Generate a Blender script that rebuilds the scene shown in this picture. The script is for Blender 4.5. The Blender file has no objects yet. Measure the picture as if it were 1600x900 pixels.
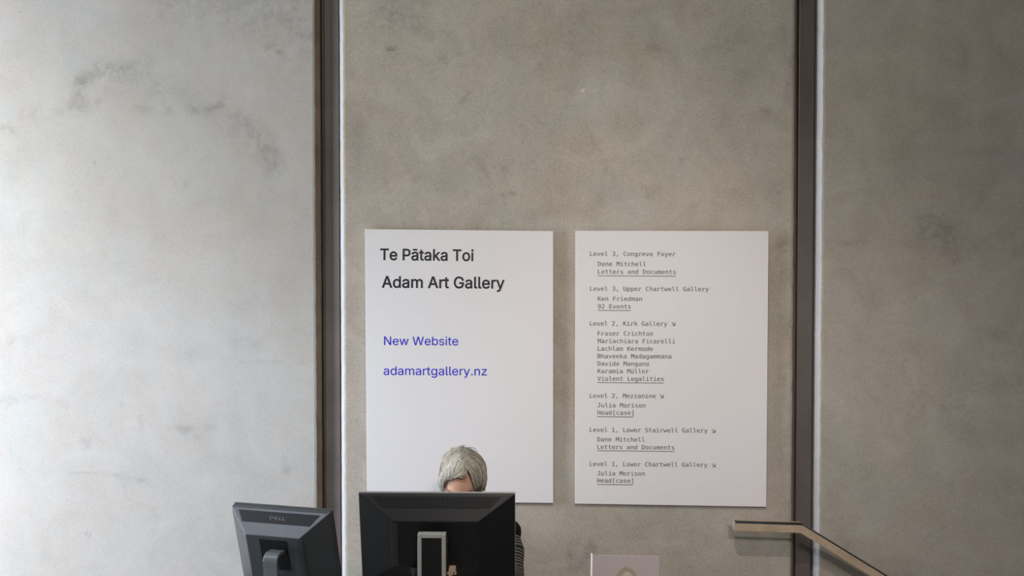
import bpy, bmesh, math, random
import numpy as np
from mathutils import Vector, Matrix, Euler, noise as mnoise

random.seed(4)
SC = bpy.context.scene
COL = SC.collection
PI = math.pi

# ------------------------------------------------------------------ camera
FPX, EYE, PITCH = 1400.0, 1.85, math.radians(1.4)
cam_data = bpy.data.cameras.new('camera')
cam_data.sensor_width = 36.0
cam_data.lens = FPX / 1600.0 * 36.0
cam = bpy.data.objects.new('camera', cam_data)
COL.objects.link(cam)
cam.location = (0, 0, EYE)
cam.rotation_euler = (PI / 2 - PITCH, 0, 0)
SC.camera = cam
SC.view_settings.view_transform = 'Standard'
SC.view_settings.look = 'None'
SC.view_settings.exposure = 0.10
SC.view_settings.gamma = 1.0
SC.view_settings.use_curve_mapping = False

# ------------------------------------------------------------------ light
w = bpy.data.worlds.new('world'); SC.world = w
w.use_nodes = True
bg = w.node_tree.nodes['Background']
bg.inputs[0].default_value = (1.0, 0.97, 0.94, 1)
bg.inputs[1].default_value = 0.14


def area(name, loc, target, sx, sy, power, color):
    l = bpy.data.lights.new(name, 'AREA')
    l.shape = 'RECTANGLE'; l.size = sx; l.size_y = sy
    l.energy = power; l.color = color
    o = bpy.data.objects.new(name, l); COL.objects.link(o)
    o.location = loc
    o.rotation_euler = (Vector(target) - Vector(loc)).to_track_quat('-Z', 'Y').to_euler()
    return o


def spot(name, loc, target, angle, power, color, size):
    l = bpy.data.lights.new(name, 'SPOT')
    l.spot_size = math.radians(angle); l.spot_blend = 1.0; l.shadow_soft_size = size
    l.energy = power; l.color = color
    o = bpy.data.objects.new(name, l); COL.objects.link(o)
    o.location = loc
    o.rotation_euler = (Vector(target) - Vector(loc)).to_track_quat('-Z', 'Y').to_euler()
    return o


# tall window at the left end of the wall, a ceiling track spot, and unseen washers added to lift the wall's brightness
area('window_daylight', (-3.9, 3.0, 1.6), (-1.0, 3.95, 1.2), 1.0, 3.0, 160, (0.88, 0.93, 1.0))
area('track_lamp', (0.10, 1.4, 3.28), (1.1, 3.95, 0.9), 0.05, 0.05, 20, (1.0, 0.90, 0.78))
spot('track_spot', (0.10, 1.4, 3.28), (0.9, 3.95, 0.6), 50, 46, (1.0, 0.88, 0.82), 0.03)
spot('wall_fill', (0.55, -0.8, 3.28), (0.65, 3.95, 0.98), 42, 238, (1.0, 0.88, 0.84), 0.20)
spot('wall_fill', (1.6, -0.8, 3.28), (2.0, 3.95, 0.45), 34, 98, (0.90, 0.93, 1.0), 0.20)
spot('wall_fill', (-1.2, 1.4, 3.28), (-0.6, 3.95, 0.5), 50, 90, (0.68, 0.86, 1.0), 0.40)
spot('wall_fill', (-2.4, 1.4, 3.28), (-1.6, 3.95, 0.4), 55, 212, (0.76, 0.80, 1.0), 0.40)
spot('wall_fill', (-2.6, 1.4, 3.28), (-2.2, 3.95, 1.6), 60, 52, (1.0, 0.92, 0.70), 0.40)

# ------------------------------------------------------------------ helpers


def ray(px, py):
    u = (px - 800) / FPX; v = (450 - py) / FPX
    return Vector((u, math.cos(PITCH) + v * math.sin(PITCH), -math.sin(PITCH) + v * math.cos(PITCH)))


def at(px, py, y):
    d = ray(px, py)
    t = y / d.y
    return Vector((d.x * t, y, EYE + d.z * t))


def link(o, parent=None):
    COL.objects.link(o)
    if parent:
        o.parent = parent
    return o


def tag(o, label=None, cat=None, group=None, kind=None):
    for k, v in (('label', label), ('category', cat), ('group', group), ('kind', kind)):
        if v:
            o[k] = v
    return o


def empty(name, loc, rz=0.0):
    o = bpy.data.objects.new(name, None)
    o.empty_display_size = 0.1
    o.location = loc; o.rotation_euler = (0, 0, rz)
    return link(o)


def obj(name, bm, mat, parent=None, smooth=False, bevel=0.0, M=None):
    if M is not None:
        bmesh.ops.transform(bm, matrix=M, verts=bm.verts[:])
    bmesh.ops.recalc_face_normals(bm, faces=bm.faces[:])
    me = bpy.data.meshes.new(name)
    bm.to_mesh(me); bm.free()
    if smooth:
        me.polygons.foreach_set('use_smooth', [True] * len(me.polygons))
    for m in (mat if isinstance(mat, (list, tuple)) else [mat]):
        me.materials.append(m)
    o = link(bpy.data.objects.new(name, me), parent)
    if bevel:
        b = o.modifiers.new('bevel', 'BEVEL'); b.width = bevel; b.segments = 2; b.limit_method = 'ANGLE'
        b.angle_limit = math.radians(25)
    return o


def box(bm, lo, hi, M=None):
    vs = [bm.verts.new(((hi if i & 1 else lo)[0], (hi if i & 2 else lo)[1], (hi if i & 4 else lo)[2])) for i in range(8)]
    for f in ((0, 2, 3, 1), (4, 5, 7, 6), (0, 1, 5, 4), (2, 6, 7, 3), (0, 4, 6, 2), (1, 3, 7, 5)):
        bm.faces.new([vs[i] for i in f])
    if M is not None:
        for v in vs:
            v.co = M @ v.co
    return vs


def prism(bm, a, b):
    """solid between two equal-length loops of points"""
    va = [bm.verts.new(p) for p in a]; vb = [bm.verts.new(p) for p in b]
    n = len(va)
    bm.faces.new(va[::-1]); bm.faces.new(vb)
    for i in range(n):
        j = (i + 1) % n
        bm.faces.new((va[i], va[j], vb[j], vb[i]))


def tube(bm, pts, rad, n=10, cap=True):
    """swept tube; rad is a number or one per point"""
    pts = [Vector(p) for p in pts]
    rs = rad if isinstance(rad, (list, tuple)) else [rad] * len(pts)
    rings = []
    ref = None
    for i, p in enumerate(pts):
        t = (pts[min(i + 1, len(pts) - 1)] - pts[max(i - 1, 0)]).normalized()
        if ref is None:
            ref = t.orthogonal().normalized()
        ref = (ref - t * ref.dot(t)).normalized()
        q = t.cross(ref)
        rings.append([bm.verts.new(p + (ref * math.cos(2 * PI * k / n) + q * math.sin(2 * PI * k / n)) * rs[i]) for k in range(n)])
    for a, b in zip(rings, rings[1:]):
        for k in range(n):
            bm.faces.new((a[k], a[(k + 1) % n], b[(k + 1) % n], b[k]))
    if cap:
        bm.faces.new(rings[0][::-1]); bm.faces.new(rings[-1])


# ------------------------------------------------------------------ materials


def mat(name, color, rough=0.6, spec=0.5, metal=0.0, bump=0.0, bump_scale=200.0, vary=0.0, vary_scale=20.0):
    m = bpy.data.materials.new(name); m.use_nodes = True
    nt = m.node_tree; b = nt.nodes['Principled BSDF']
    b.inputs['Base Color'].default_value = (*color, 1)
    b.inputs['Roughness'].default_value = rough
    b.inputs['Specular IOR Level'].default_value = spec
    b.inputs['Metallic'].default_value = metal
    tc = nt.nodes.new('ShaderNodeTexCoord')
    if vary:
        n = nt.nodes.new('ShaderNodeTexNoise'); n.inputs['Scale'].default_value = vary_scale
        n.inputs['Detail'].default_value = 6
        nt.links.new(tc.outputs['Object'], n.inputs['Vector'])
        r = nt.nodes.new('ShaderNodeMapRange')
        r.inputs['From Min'].default_value = 0.3; r.inputs['From Max'].default_value = 0.7
        r.inputs['To Min'].default_value = 1 - vary; r.inputs['To Max'].default_value = 1 + vary
        nt.links.new(n.outputs['Fac'], r.inputs['Value'])
        mx = nt.nodes.new('ShaderNodeVectorMath'); mx.operation = 'SCALE'
        mx.inputs[0].default_value = color
        nt.links.new(r.outputs['Result'], mx.inputs['Scale'])
        nt.links.new(mx.outputs['Vector'], b.inputs['Base Color'])
    if bump:
        n = nt.nodes.new('ShaderNodeTexNoise'); n.inputs['Scale'].default_value = bump_scale
        n.inputs['Detail'].default_value = 3
        nt.links.new(tc.outputs['Object'], n.inputs['Vector'])
        bp = nt.nodes.new('ShaderNodeBump'); bp.inputs['Strength'].default_value = bump
        bp.inputs['Distance'].default_value = 0.001
        nt.links.new(n.outputs['Fac'], bp.inputs['Height'])
        nt.links.new(bp.outputs['Normal'], b.inputs['Normal'])
    return m


def concrete(name, c_dark, c_mid, c_light, seed, blotch=1.0):
    m = bpy.data.materials.new(name); m.use_nodes = True
    nt = m.node_tree; b = nt.nodes['Principled BSDF']
    N, L = nt.nodes.new, nt.links.new
    tc = N('ShaderNodeTexCoord')
    mp = N('ShaderNodeMapping'); mp.inputs['Location'].default_value = (seed * 3.7, seed * 1.3, seed * 5.1)
    L(tc.outputs['Object'], mp.inputs['Vector'])

    def nz(scale, detail, rough=0.55, dist=0.0, stretch=None):
        n = N('ShaderNodeTexNoise'); n.inputs['Scale'].default_value = scale
        n.inputs['Detail'].default_value = detail; n.inputs['Roughness'].default_value = rough
        n.inputs['Distortion'].default_value = dist
        if stretch:
            q = N('ShaderNodeMapping'); q.inputs['Scale'].default_value = stretch
            L(mp.outputs['Vector'], q.inputs['Vector']); L(q.outputs['Vector'], n.inputs['Vector'])
        else:
            L(mp.outputs['Vector'], n.inputs['Vector'])
        return n.outputs['Fac']

    def math_(op, a, bb, clamp=False):
        n = N('ShaderNodeMath'); n.operation = op; n.use_clamp = clamp
        for i, x in enumerate((a, bb)):
            if isinstance(x, (int, float)):
                n.inputs[i].default_value = x
            else:
                L(x, n.inputs[i])
        return n.outputs[0]

    big = nz(1.3, 5, 0.6, 0.5)
    med = nz(4.5, 10, 0.68, 0.8)
    streak = nz(2.2, 6, 0.65, 0.3, (2.5, 1, 0.35))
    fine = nz(62, 5, 0.66, 4.0)
    grit = nz(230, 3, 0.75)
    s = math_('ADD', math_('MULTIPLY', big, 0.40), math_('MULTIPLY', med, 0.85))
    s = math_('ADD', s, math_('MULTIPLY', streak, 0.25))
    s = math_('ADD', s, math_('MULTIPLY', fine, 1.05))
    s = math_('ADD', s, math_('MULTIPLY', grit, 0.95))          # mean about 1.63
    # pale trowel curls
    curl = nz(26, 3, 0.6, 5.0)
    cr = math_('SUBTRACT', 1.0, math_('MULTIPLY', math_('ABSOLUTE', math_('SUBTRACT', curl, 0.5), 0.0), 22.0), True)
    s = math_('ADD', s, math_('MULTIPLY', math_('MULTIPLY', cr, med), 0.11))
    s = math_('ADD', math_('MULTIPLY', math_('SUBTRACT', s, 1.765), 2.0 * blotch), 0.5, True)
    ramp = N('ShaderNodeValToRGB')
    e = ramp.color_ramp.elements
    e[0].position = 0.0; e[0].color = (*c_dark, 1)
    e[1].position = 1.0; e[1].color = (*c_light, 1)
    k = e.new(0.5); k.color = (*c_mid, 1)
    L(s, ramp.inputs['Fac'])
    # stains of their own shape and a painted shade band, laid down per panel, broken up by the grain
    at_ = N('ShaderNodeAttribute'); at_.attribute_name = 'stain_shade'
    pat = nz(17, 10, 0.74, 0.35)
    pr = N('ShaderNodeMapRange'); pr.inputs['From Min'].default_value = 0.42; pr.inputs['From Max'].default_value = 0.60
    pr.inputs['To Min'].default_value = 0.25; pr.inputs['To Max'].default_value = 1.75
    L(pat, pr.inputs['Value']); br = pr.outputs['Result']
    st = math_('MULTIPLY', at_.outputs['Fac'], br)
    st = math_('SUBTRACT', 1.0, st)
    # tiny air holes
    vo = N('ShaderNodeTexVoronoi'); vo.inputs['Scale'].default_value = 9
    L(mp.outputs['Vector'], vo.inputs['Vector'])
    vr = N('ShaderNodeMapRange'); vr.inputs['From Min'].default_value = 0.018; vr.inputs['From Max'].default_value = 0.034
    vr.inputs['To Min'].default_value = 0.62; vr.inputs['To Max'].default_value = 1.0
    L(vo.outputs['Distance'], vr.inputs['Value'])
    f = math_('MULTIPLY', st, vr.outputs['Result'])
    # warm and cool cement tints
    hue = nz(3.1, 7, 0.66, 1.0)
    hr = N('ShaderNodeMapRange'); hr.inputs['From Min'].default_value = 0.38; hr.inputs['From Max'].default_value = 0.62
    L(hue, hr.inputs['Value'])
    hm = N('ShaderNodeMix'); hm.data_type = 'RGBA'
    hm.inputs['A'].default_value = (0.975, 1.0, 1.005, 1); hm.inputs['B'].default_value = (1.025, 0.99, 0.975, 1)
    L(hr.outputs['Result'], hm.inputs['Factor'])
    tint = N('ShaderNodeVectorMath'); tint.operation = 'MULTIPLY'
    L(ramp.outputs['Color'], tint.inputs[0]); L(hm.outputs['Result'], tint.inputs[1])
    sc = N('ShaderNodeVectorMath'); sc.operation = 'SCALE'
    L(tint.outputs['Vector'], sc.inputs[0]); L(f, sc.inputs['Scale'])
    L(sc.outputs['Vector'], b.inputs['Base Color'])
    b.inputs['Roughness'].default_value = 0.55
    b.inputs['Specular IOR Level'].default_value = 0.5
    bp = N('ShaderNodeBump'); bp.inputs['Strength'].default_value = 0.16; bp.inputs['Distance'].default_value = 0.002
    L(math_('ADD', fine, math_('MULTIPLY', grit, 0.8)), bp.inputs['Height'])
    L(bp.outputs['Normal'], b.inputs['Normal'])
    return m


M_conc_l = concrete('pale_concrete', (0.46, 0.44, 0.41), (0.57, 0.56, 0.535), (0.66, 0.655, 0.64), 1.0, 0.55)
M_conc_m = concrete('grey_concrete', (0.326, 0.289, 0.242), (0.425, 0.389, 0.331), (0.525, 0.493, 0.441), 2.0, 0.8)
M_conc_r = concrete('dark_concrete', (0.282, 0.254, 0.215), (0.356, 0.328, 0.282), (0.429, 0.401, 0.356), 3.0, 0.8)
M_edge = concrete('raw_concrete_edge', (0.42, 0.42, 0.43), (0.51, 0.52, 0.54), (0.60, 0.61, 0.63), 4.0, 0.6)
M_brown = mat('brown_sealant', (0.25, 0.18, 0.125), 0.7, vary=0.25, vary_scale=9)
M_steel = mat('painted_steel', (0.185, 0.165, 0.15), 0.48, 0.5, 0.55, vary=0.12, vary_scale=5)
M_floor = mat('polished_concrete_floor', (0.46, 0.45, 0.44), 0.45, vary=0.15, vary_scale=3)
M_ceil = mat('dark_ceiling_paint', (0.20, 0.19, 0.18), 0.8, vary=0.1, vary_scale=2)
M_board = mat('white_foamboard', (0.78, 0.775, 0.785), 0.55, 0.3)
M_core = mat('foam_core', (0.84, 0.84, 0.84), 0.8)
M_ink = mat('charcoal_vinyl', (0.022, 0.022, 0.028), 0.5, 0.3)
M_blue = mat('blue_vinyl', (0.014, 0.006, 0.58), 0.5, 0.3)
M_type = mat('grey_type_ink', (0.105, 0.09, 0.095), 0.6, 0.2)
M_black = mat('black_plastic', (0.0065, 0.0065, 0.0075), 0.45, 0.38, bump=0.08, bump_scale=900)
M_black2 = mat('daylit_black_plastic', (0.042, 0.047, 0.049), 0.36, 0.7, bump=0.08, bump_scale=900)  # lighter, teal copy of the black: reflected daylight put into its colour
M_gloss = mat('smooth_black_plastic', (0.006, 0.0065, 0.007), 0.5, 0.22)
M_emboss = mat('embossed_black', (0.008, 0.008, 0.009), 0.45, 0.28)
M_logo = mat('logo_grey', (0.035, 0.028, 0.024), 0.28, 0.6)
M_vent = mat('vent_grey', (0.035, 0.035, 0.037), 0.5)
M_bezel = mat('silver_bezel', (0.30, 0.285, 0.27), 0.38, 0.5)
M_silver = mat('silver_plastic', (0.34, 0.335, 0.31), 0.45, 0.5)
M_stand = mat('grey_painted_metal', (0.10, 0.115, 0.118), 0.32, 0.6)
M_plug = mat('beige_plug', (0.50, 0.36, 0.26), 0.5)
M_screen = mat('dark_screen', (0.02, 0.022, 0.026), 0.15, 0.5)
M_wood = mat('handrail_timber', (0.42, 0.335, 0.235), 0.45, 0.4, vary=0.16, vary_scale=14)
M_woodend = mat('handrail_end', (0.45, 0.42, 0.38), 0.5)
M_rubber = mat('black_rail_strip', (0.012, 0.014, 0.018), 0.5)
M_desk = mat('desk_laminate', (0.12, 0.12, 0.12), 0.5)
M_metal = mat('dark_metal', (0.05, 0.05, 0.05), 0.4, metal=0.6)
M_skin = mat('skin', (0.56, 0.325, 0.23), 0.52, 0.4, vary=0.10, vary_scale=25)
M_brow = mat('brow_hair', (0.20, 0.12, 0.085), 0.8)
M_eye = mat('eye_white', (0.75, 0.73, 0.70), 0.2)
M_iris = mat('iris', (0.08, 0.10, 0.11), 0.2)
M_knit = mat('black_knit', (0.007, 0.007, 0.008), 0.9, 0.15, bump=0.5, bump_scale=400)
M_trouser = mat('dark_trouser_cloth', (0.015, 0.016, 0.022), 0.9, 0.2)
M_shoe = mat('black_shoe', (0.012, 0.012, 0.012), 0.45)
M_page = mat('book_pages', (0.72, 0.70, 0.66), 0.8)
M_cover = mat('pale_book_cover', (0.44, 0.405, 0.40), 0.5, 0.3)
M_chair = mat('chair_fabric', (0.012, 0.012, 0.013), 0.9)

m = bpy.data.materials.new('clear_acrylic'); m.use_nodes = True
b_ = m.node_tree.nodes['Principled BSDF']
b_.inputs['Transmission Weight'].default_value = 1.0; b_.inputs['Roughness'].default_value = 0.04
b_.inputs['IOR'].default_value = 1.49; b_.inputs['Base Color'].default_value = (0.95, 0.97, 0.96, 1)
M_acrylic = m

# striped sleeve: thin pale bands along the arm (uv v runs down the sleeve)
m = bpy.data.materials.new('striped_knit'); m.use_nodes = True
nt = m.node_tree; b_ = nt.nodes['Principled BSDF']
uv = nt.nodes.new('ShaderNodeAttribute'); uv.attribute_name = 'along'
fr = nt.nodes.new('ShaderNodeMath'); fr.operation = 'FRACT'
mu = nt.nodes.new('ShaderNodeMath'); mu.operation = 'MULTIPLY'; mu.inputs[1].default_value = 1 / 0.0125
nt.links.new(uv.outputs['Fac'], mu.inputs[0]); nt.links.new(mu.outputs[0], fr.inputs[0])
lt = nt.nodes.new('ShaderNodeMath'); lt.operation = 'LESS_THAN'; lt.inputs[1].default_value = 0.20
nt.links.new(fr.outputs[0], lt.inputs[0])
mx = nt.nodes.new('ShaderNodeMix'); mx.data_type = 'RGBA'
mx.inputs['A'].default_value = (0.007, 0.007, 0.008, 1); mx.inputs['B'].default_value = (0.30, 0.27, 0.25, 1)
nt.links.new(lt.outputs[0], mx.inputs['Factor']); nt.links.new(mx.outputs['Result'], b_.inputs['Base Color'])
b_.inputs['Roughness'].default_value = 0.9
M_stripe = m


def hair_mat(name, col):
    m = mat(name, col, 0.42, 0.45, vary=0.22, vary_scale=90)
    return m


M_hair = [hair_mat('silver_hair', (0.40, 0.385, 0.33)), hair_mat('ash_hair', (0.27, 0.245, 0.195)),
          hair_mat('pale_hair', (0.53, 0.52, 0.46)), hair_mat('taupe_hair', (0.14, 0.12, 0.095)),
          hair_mat('straw_hair', (0.38, 0.335, 0.255))]

# ------------------------------------------------------------------ setting
WALL = 3.95
ZLO, ZHI = -1.6, 3.45


def panel(name, x0, x1, matl, angle, hinge, stain_shade_marks, cham_l, cham_r, thick=0.16, edge_side=None):
    """a cast wall panel: fine front grid, uneven arrises, chamfers and returns"""
    step = 0.0125
    xs = list(np.linspace(x0, x1, int((x1 - x0) / step) + 1))
    zs = [ZLO, -0.6, 0.3] + list(np.linspace(0.62, 3.12, 201)) + [3.3, ZHI]
    nx, nz = len(xs), len(zs)
    bm = bmesh.new()
    rows = []
    for z in zs:
        r = []
        jl = 0.0022 * (mnoise.noise(Vector((x0 * 9, 3.1, z * 14))) + 0.6 * mnoise.noise(Vector((x0, 1.1, z * 60))))
        jr = 0.0022 * (mnoise.noise(Vector((x1 * 9, 7.1, z * 14))) + 0.6 * mnoise.noise(Vector((x1, 5.1, z * 60))))
        # returns: back edge, chamfer edge, front
        r.append(bm.verts.new((x0 - cham_l, WALL + thick, z)))
        r.append(bm.verts.new((x0 - cham_l + jl * 0.4, WALL + cham_l + 0.003, z)))
        for i, x in enumerate(xs):
            xx = x + (jl if i == 0 else jr if i == nx - 1 else 0)
            r.append(bm.verts.new((xx, WALL, z)))
        r.append(bm.verts.new((x1 + cham_r + jr * 0.4, WALL + cham_r * 1.3 + 0.003, z)))
        r.append(bm.verts.new((x1 + cham_r, WALL + thick, z)))
        rows.append(r)
    mats = [matl, M_edge, M_brown]
    for a, b in zip(rows, rows[1:]):
        for i in range(len(a) - 1):
            f = bm.faces.new((a[i], a[i + 1], b[i + 1], b[i]))
            if i <= 1:
                f.material_index = 1
            elif i >= len(a) - 3:
                f.material_index = 2
            else:
                f.smooth = True
    a = [r[0] for r in rows]; b = [r[-1] for r in rows]
    for i in range(nz - 1):
        bm.faces.new((a[i + 1], b[i + 1], b[i], a[i]))
    bm.faces.new(rows[0][::-1]); bm.faces.new(rows[-1])
    o = obj(name, bm, mats)
    me = o.data
    co = np.empty(len(me.vertices) * 3, dtype=np.float32); me.vertices.foreach_get('co', co); co = co.reshape(-1, 3)
    R = Matrix.Translation((hinge, WALL, 0)) @ Matrix.Rotation(angle, 4, 'Z') @ Matrix.Translation((-hinge, -WALL, 0))
    st = np.zeros(len(co), dtype=np.float32)
    nrm = R.to_3x3() @ Vector((0, -1, 0)); Ri = R.inverted()
    for pts, rad, amt in stain_shade_marks:
        P = []
        for (px, py) in pts:                       # where the mark sits on the panel's own face
            d = ray(px, py); t = (Vector((hinge, WALL, 0)) - cam.location).dot(nrm) / d.dot(nrm)
            q = Ri @ (cam.location + d * t); P.append((q.x, q.z))
        rad = rad / FPX * WALL
        best = np.full(len(co), 1e9)
        if len(P) == 1:
            P = P * 2
        for (ax, az), (bx, bz) in zip(P, P[1:]):
            vx, vz = bx - ax, bz - az; l2 = vx * vx + vz * vz + 1e-9
            t = np.clip(((co[:, 0] - ax) * vx + (co[:, 2] - az) * vz) / l2, 0, 1)
            dd = (co[:, 0] - ax - t * vx) ** 2 + (co[:, 2] - az - t * vz) ** 2
            best = np.minimum(best, dd)
        st += (amt * np.exp(-best / (rad * rad))).astype(np.float32)
    st *= 1.0
    at_ = me.attributes.new('stain_shade', 'FLOAT', 'POINT'); at_.data.foreach_set('value', st)
    o.data.transform(R)
    return tag(o, kind='structure')


st_left = [
    ([(122, 165), (128, 130), (150, 112), (215, 105)], 14, .12), ([(125, 128), (135, 165), (150, 162)], 9, .12),
    ([(165, 118), (215, 125), (300, 150)], 26, .07), ([(215, 165), (240, 178), (262, 172)], 8, .10),
    ([(295, 172), (325, 172), (345, 162)], 7, .14), ([(345, 165), (395, 195), (418, 225), (428, 255)], 16, .11),
    ([(365, 210), (400, 225), (425, 260)], 22, .07), ([(420, 75), (440, 82)], 6, .18), ([(400, 40), (450, 110)], 45, .06),
    ([(40, 185), (110, 170)], 14, .07), ([(0, 200), (20, 203)], 6, .15), ([(0, 625), (70, 622)], 7, .10),
    ([(92, 628), (104, 634)], 5, .12), ([(190, 629), (191, 632)], 3, .14), ([(20, 535), (35, 530)], 8, .10),
    ([(285, 672), (305, 682)], 8, .13), ([(262, 668), (335, 668)], 5, .07), ([(130, 690), (138, 690), (137, 700)], 6, .14),
    ([(290, 285), (290, 290)], 2.5, .3), ([(445, 720), (447, 735)], 6, .16), ([(240, 800), (246, 806)], 5, .14),
    ([(137, 833), (141, 840)], 2, .3), ([(325, 880), (334, 878)], 2, .3), ([(195, 745), (195, 780)], 4, .08),
    ([(110, 740), (170, 740), (230, 752)], 2.5, .12), ([(220, 648), (221, 680)], 2.5, .10), ([(300, 555), (310, 565)], 9, .07),
    ([(375, 535), (410, 540)], 10, .06), ([(375, 565), (480, 567)], 2, .12), ([(365, 535), (365, 540)], 4, .06),
    ([(270, 0), (430, 10)], 40, .10), ([(470, 0), (485, 60)], 25, .12), ([(147, 255)], 2, .3), ([(140, 242)], 1.6, .3),
    ([(180, 266)], 1.6, .3), ([(163, 320)], 1.6, .3), ([(176, 348)], 1.6, .25), ([(60, 300), (30, 330)], 25, -.05),
]
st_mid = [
    ([(560, -10), (640, 20)], 60, .07), ([(1228, 300), (1228, 860)], 18, .06),  # second entry: shade band beside the right poster, put into the concrete colour
    ([(605, 78), (618, 77)], 4, .26), ([(640, 25), (610, 30)], 25, .08), ([(690, 85), (692, 95)], 6, .16),
    ([(740, 70), (900, 60)], 40, .05), ([(785, 305), (802, 304)], 4, .28), ([(785, 262), (792, 275)], 9, .13),
    ([(755, 245), (775, 252)], 14, .09), ([(700, 290), (790, 330)], 18, .05), ([(560, 190), (560, 290)], 10, .09),
    ([(655, 190), (662, 215)], 9, .09), ([(722, 158), (735, 145)], 4, .20), ([(865, 140), (900, 150)], 18, -.07),
    ([(945, 130), (990, 140)], 16, -.06), ([(925, 215), (940, 240), (945, 265)], 5, .10),
    ([(930, 315), (980, 300), (1030, 300)], 14, .07), ([(1005, 290), (1012, 305)], 4, .14), ([(1065, 250)], 4, .18),
    ([(1015, 80), (1030, 75)], 8, .09), ([(1130, 0), (1240, 60)], 40, .02), ([(1225, 30), (1237, 100), (1230, 190)], 12, .11),
    ([(1140, 60), (1160, 30)], 22, .07), ([(1190, 170), (1200, 175)], 6, .12), ([(600, 330), (660, 345)], 20, -.04),
    ([(930, 141)], 1.5, -.5), ([(911, 141)], 1.5, -.5), ([(880, 220), (930, 160)], 10, -.04),
    ([(875, 500), (885, 620)], 14, .07), ([(880, 420), (885, 440)], 10, .07), ([(1220, 380), (1230, 376)], 9, .14),
    ([(905, 815), (940, 860)], 24, .06), ([(1060, 820), (1100, 870)], 24, .05), ([(895, 850), (925, 845)], 7, .10),
    ([(830, 830), (870, 880)], 20, -.04), ([(884, 807)], 3, .2), ([(890, 850)], 3, .2),
]
st_right = [
    ([(1295, 381), (1350, 381)], 5, .14), ([(1450, 350), (1480, 350), (1485, 400)], 24, .10), ([(1440, 365), (1600, 370)], 26, .06),
    ([(1545, 600), (1600, 600)], 18, .10), ([(1560, 520), (1600, 540)], 24, .08), ([(1470, 640), (1500, 630)], 8, .10),
    ([(1300, 210), (1290, 200)], 10, .12), ([(1430, 235), (1600, 240)], 8, .06), ([(1440, 0), (1445, 330)], 6, -.04),
    ([(1380, 800), (1310, 760)], 24, .05), ([(1400, 470), (1430, 620)], 16, -.04), ([(1365, 708)], 2, .3), ([(1365, 778)], 2, .3),
    ([(1330, 850), (1400, 880)], 14, .06),
]
A_L, A_R = math.radians(6), math.radians(-5)  # turn given to the outer panels so window light brightens one, dims the other
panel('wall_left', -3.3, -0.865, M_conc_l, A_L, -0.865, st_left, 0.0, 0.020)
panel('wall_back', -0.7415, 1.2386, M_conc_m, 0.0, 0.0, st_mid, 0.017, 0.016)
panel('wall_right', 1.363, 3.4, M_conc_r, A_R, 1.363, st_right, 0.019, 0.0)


def channel(name, x0, x1, fold=0.0):
    """rolled steel section standing in the joint between two panels"""
    bm = bmesh.new()
    y0, y1 = WALL + 0.034, WALL + 0.120
    z0, z1 = ZLO, ZHI
    prof = [(x0, y0 + 0.02), (x0 + 0.012, y0 + 0.02), (x0 + 0.0145, y0), (x0 + 0.5 * (x1 - x0), y0), (x1 - 0.006, y0 - fold), (x1 - 0.004, y0 + 0.012),
            (x1, y0 + 0.012), (x1, y1), (x0, y1)]
    prism(bm, [(x, y, z0) for x, y in prof], [(x, y, z1) for x, y in prof])
    return tag(obj(name, bm, M_steel, bevel=0.002), kind='structure')


channel('trim_1', -0.8445, -0.7590, 0.0075)  # fold added so the right half catches window light
channel('trim_2', 1.2552, 1.3435)

bm = bmesh.new()
box(bm, (-6, -1.5, -0.15), (1.22, 3.93, 0)); box(bm, (1.22, -1.5, -0.15), (4.2, 2.75, 0))
tag(obj('floor', bm, M_floor), kind='structure')
bm = bmesh.new(); box(bm, (-6, -1.5, 3.45), (4.2, WALL + 0.2, 3.6)); tag(obj('ceiling', bm, M_ceil), kind='structure')
bm = bmesh.new()
for k in range(8):
    box(bm, (1.23 + 0.28 * k, 2.80, -1.6), (1.23 + 0.28 * (k + 1), 3.80 if k > 1 else 3.90, -0.175 * (k + 1)))
tag(obj('stairs', bm, M_floor), kind='structure')

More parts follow.
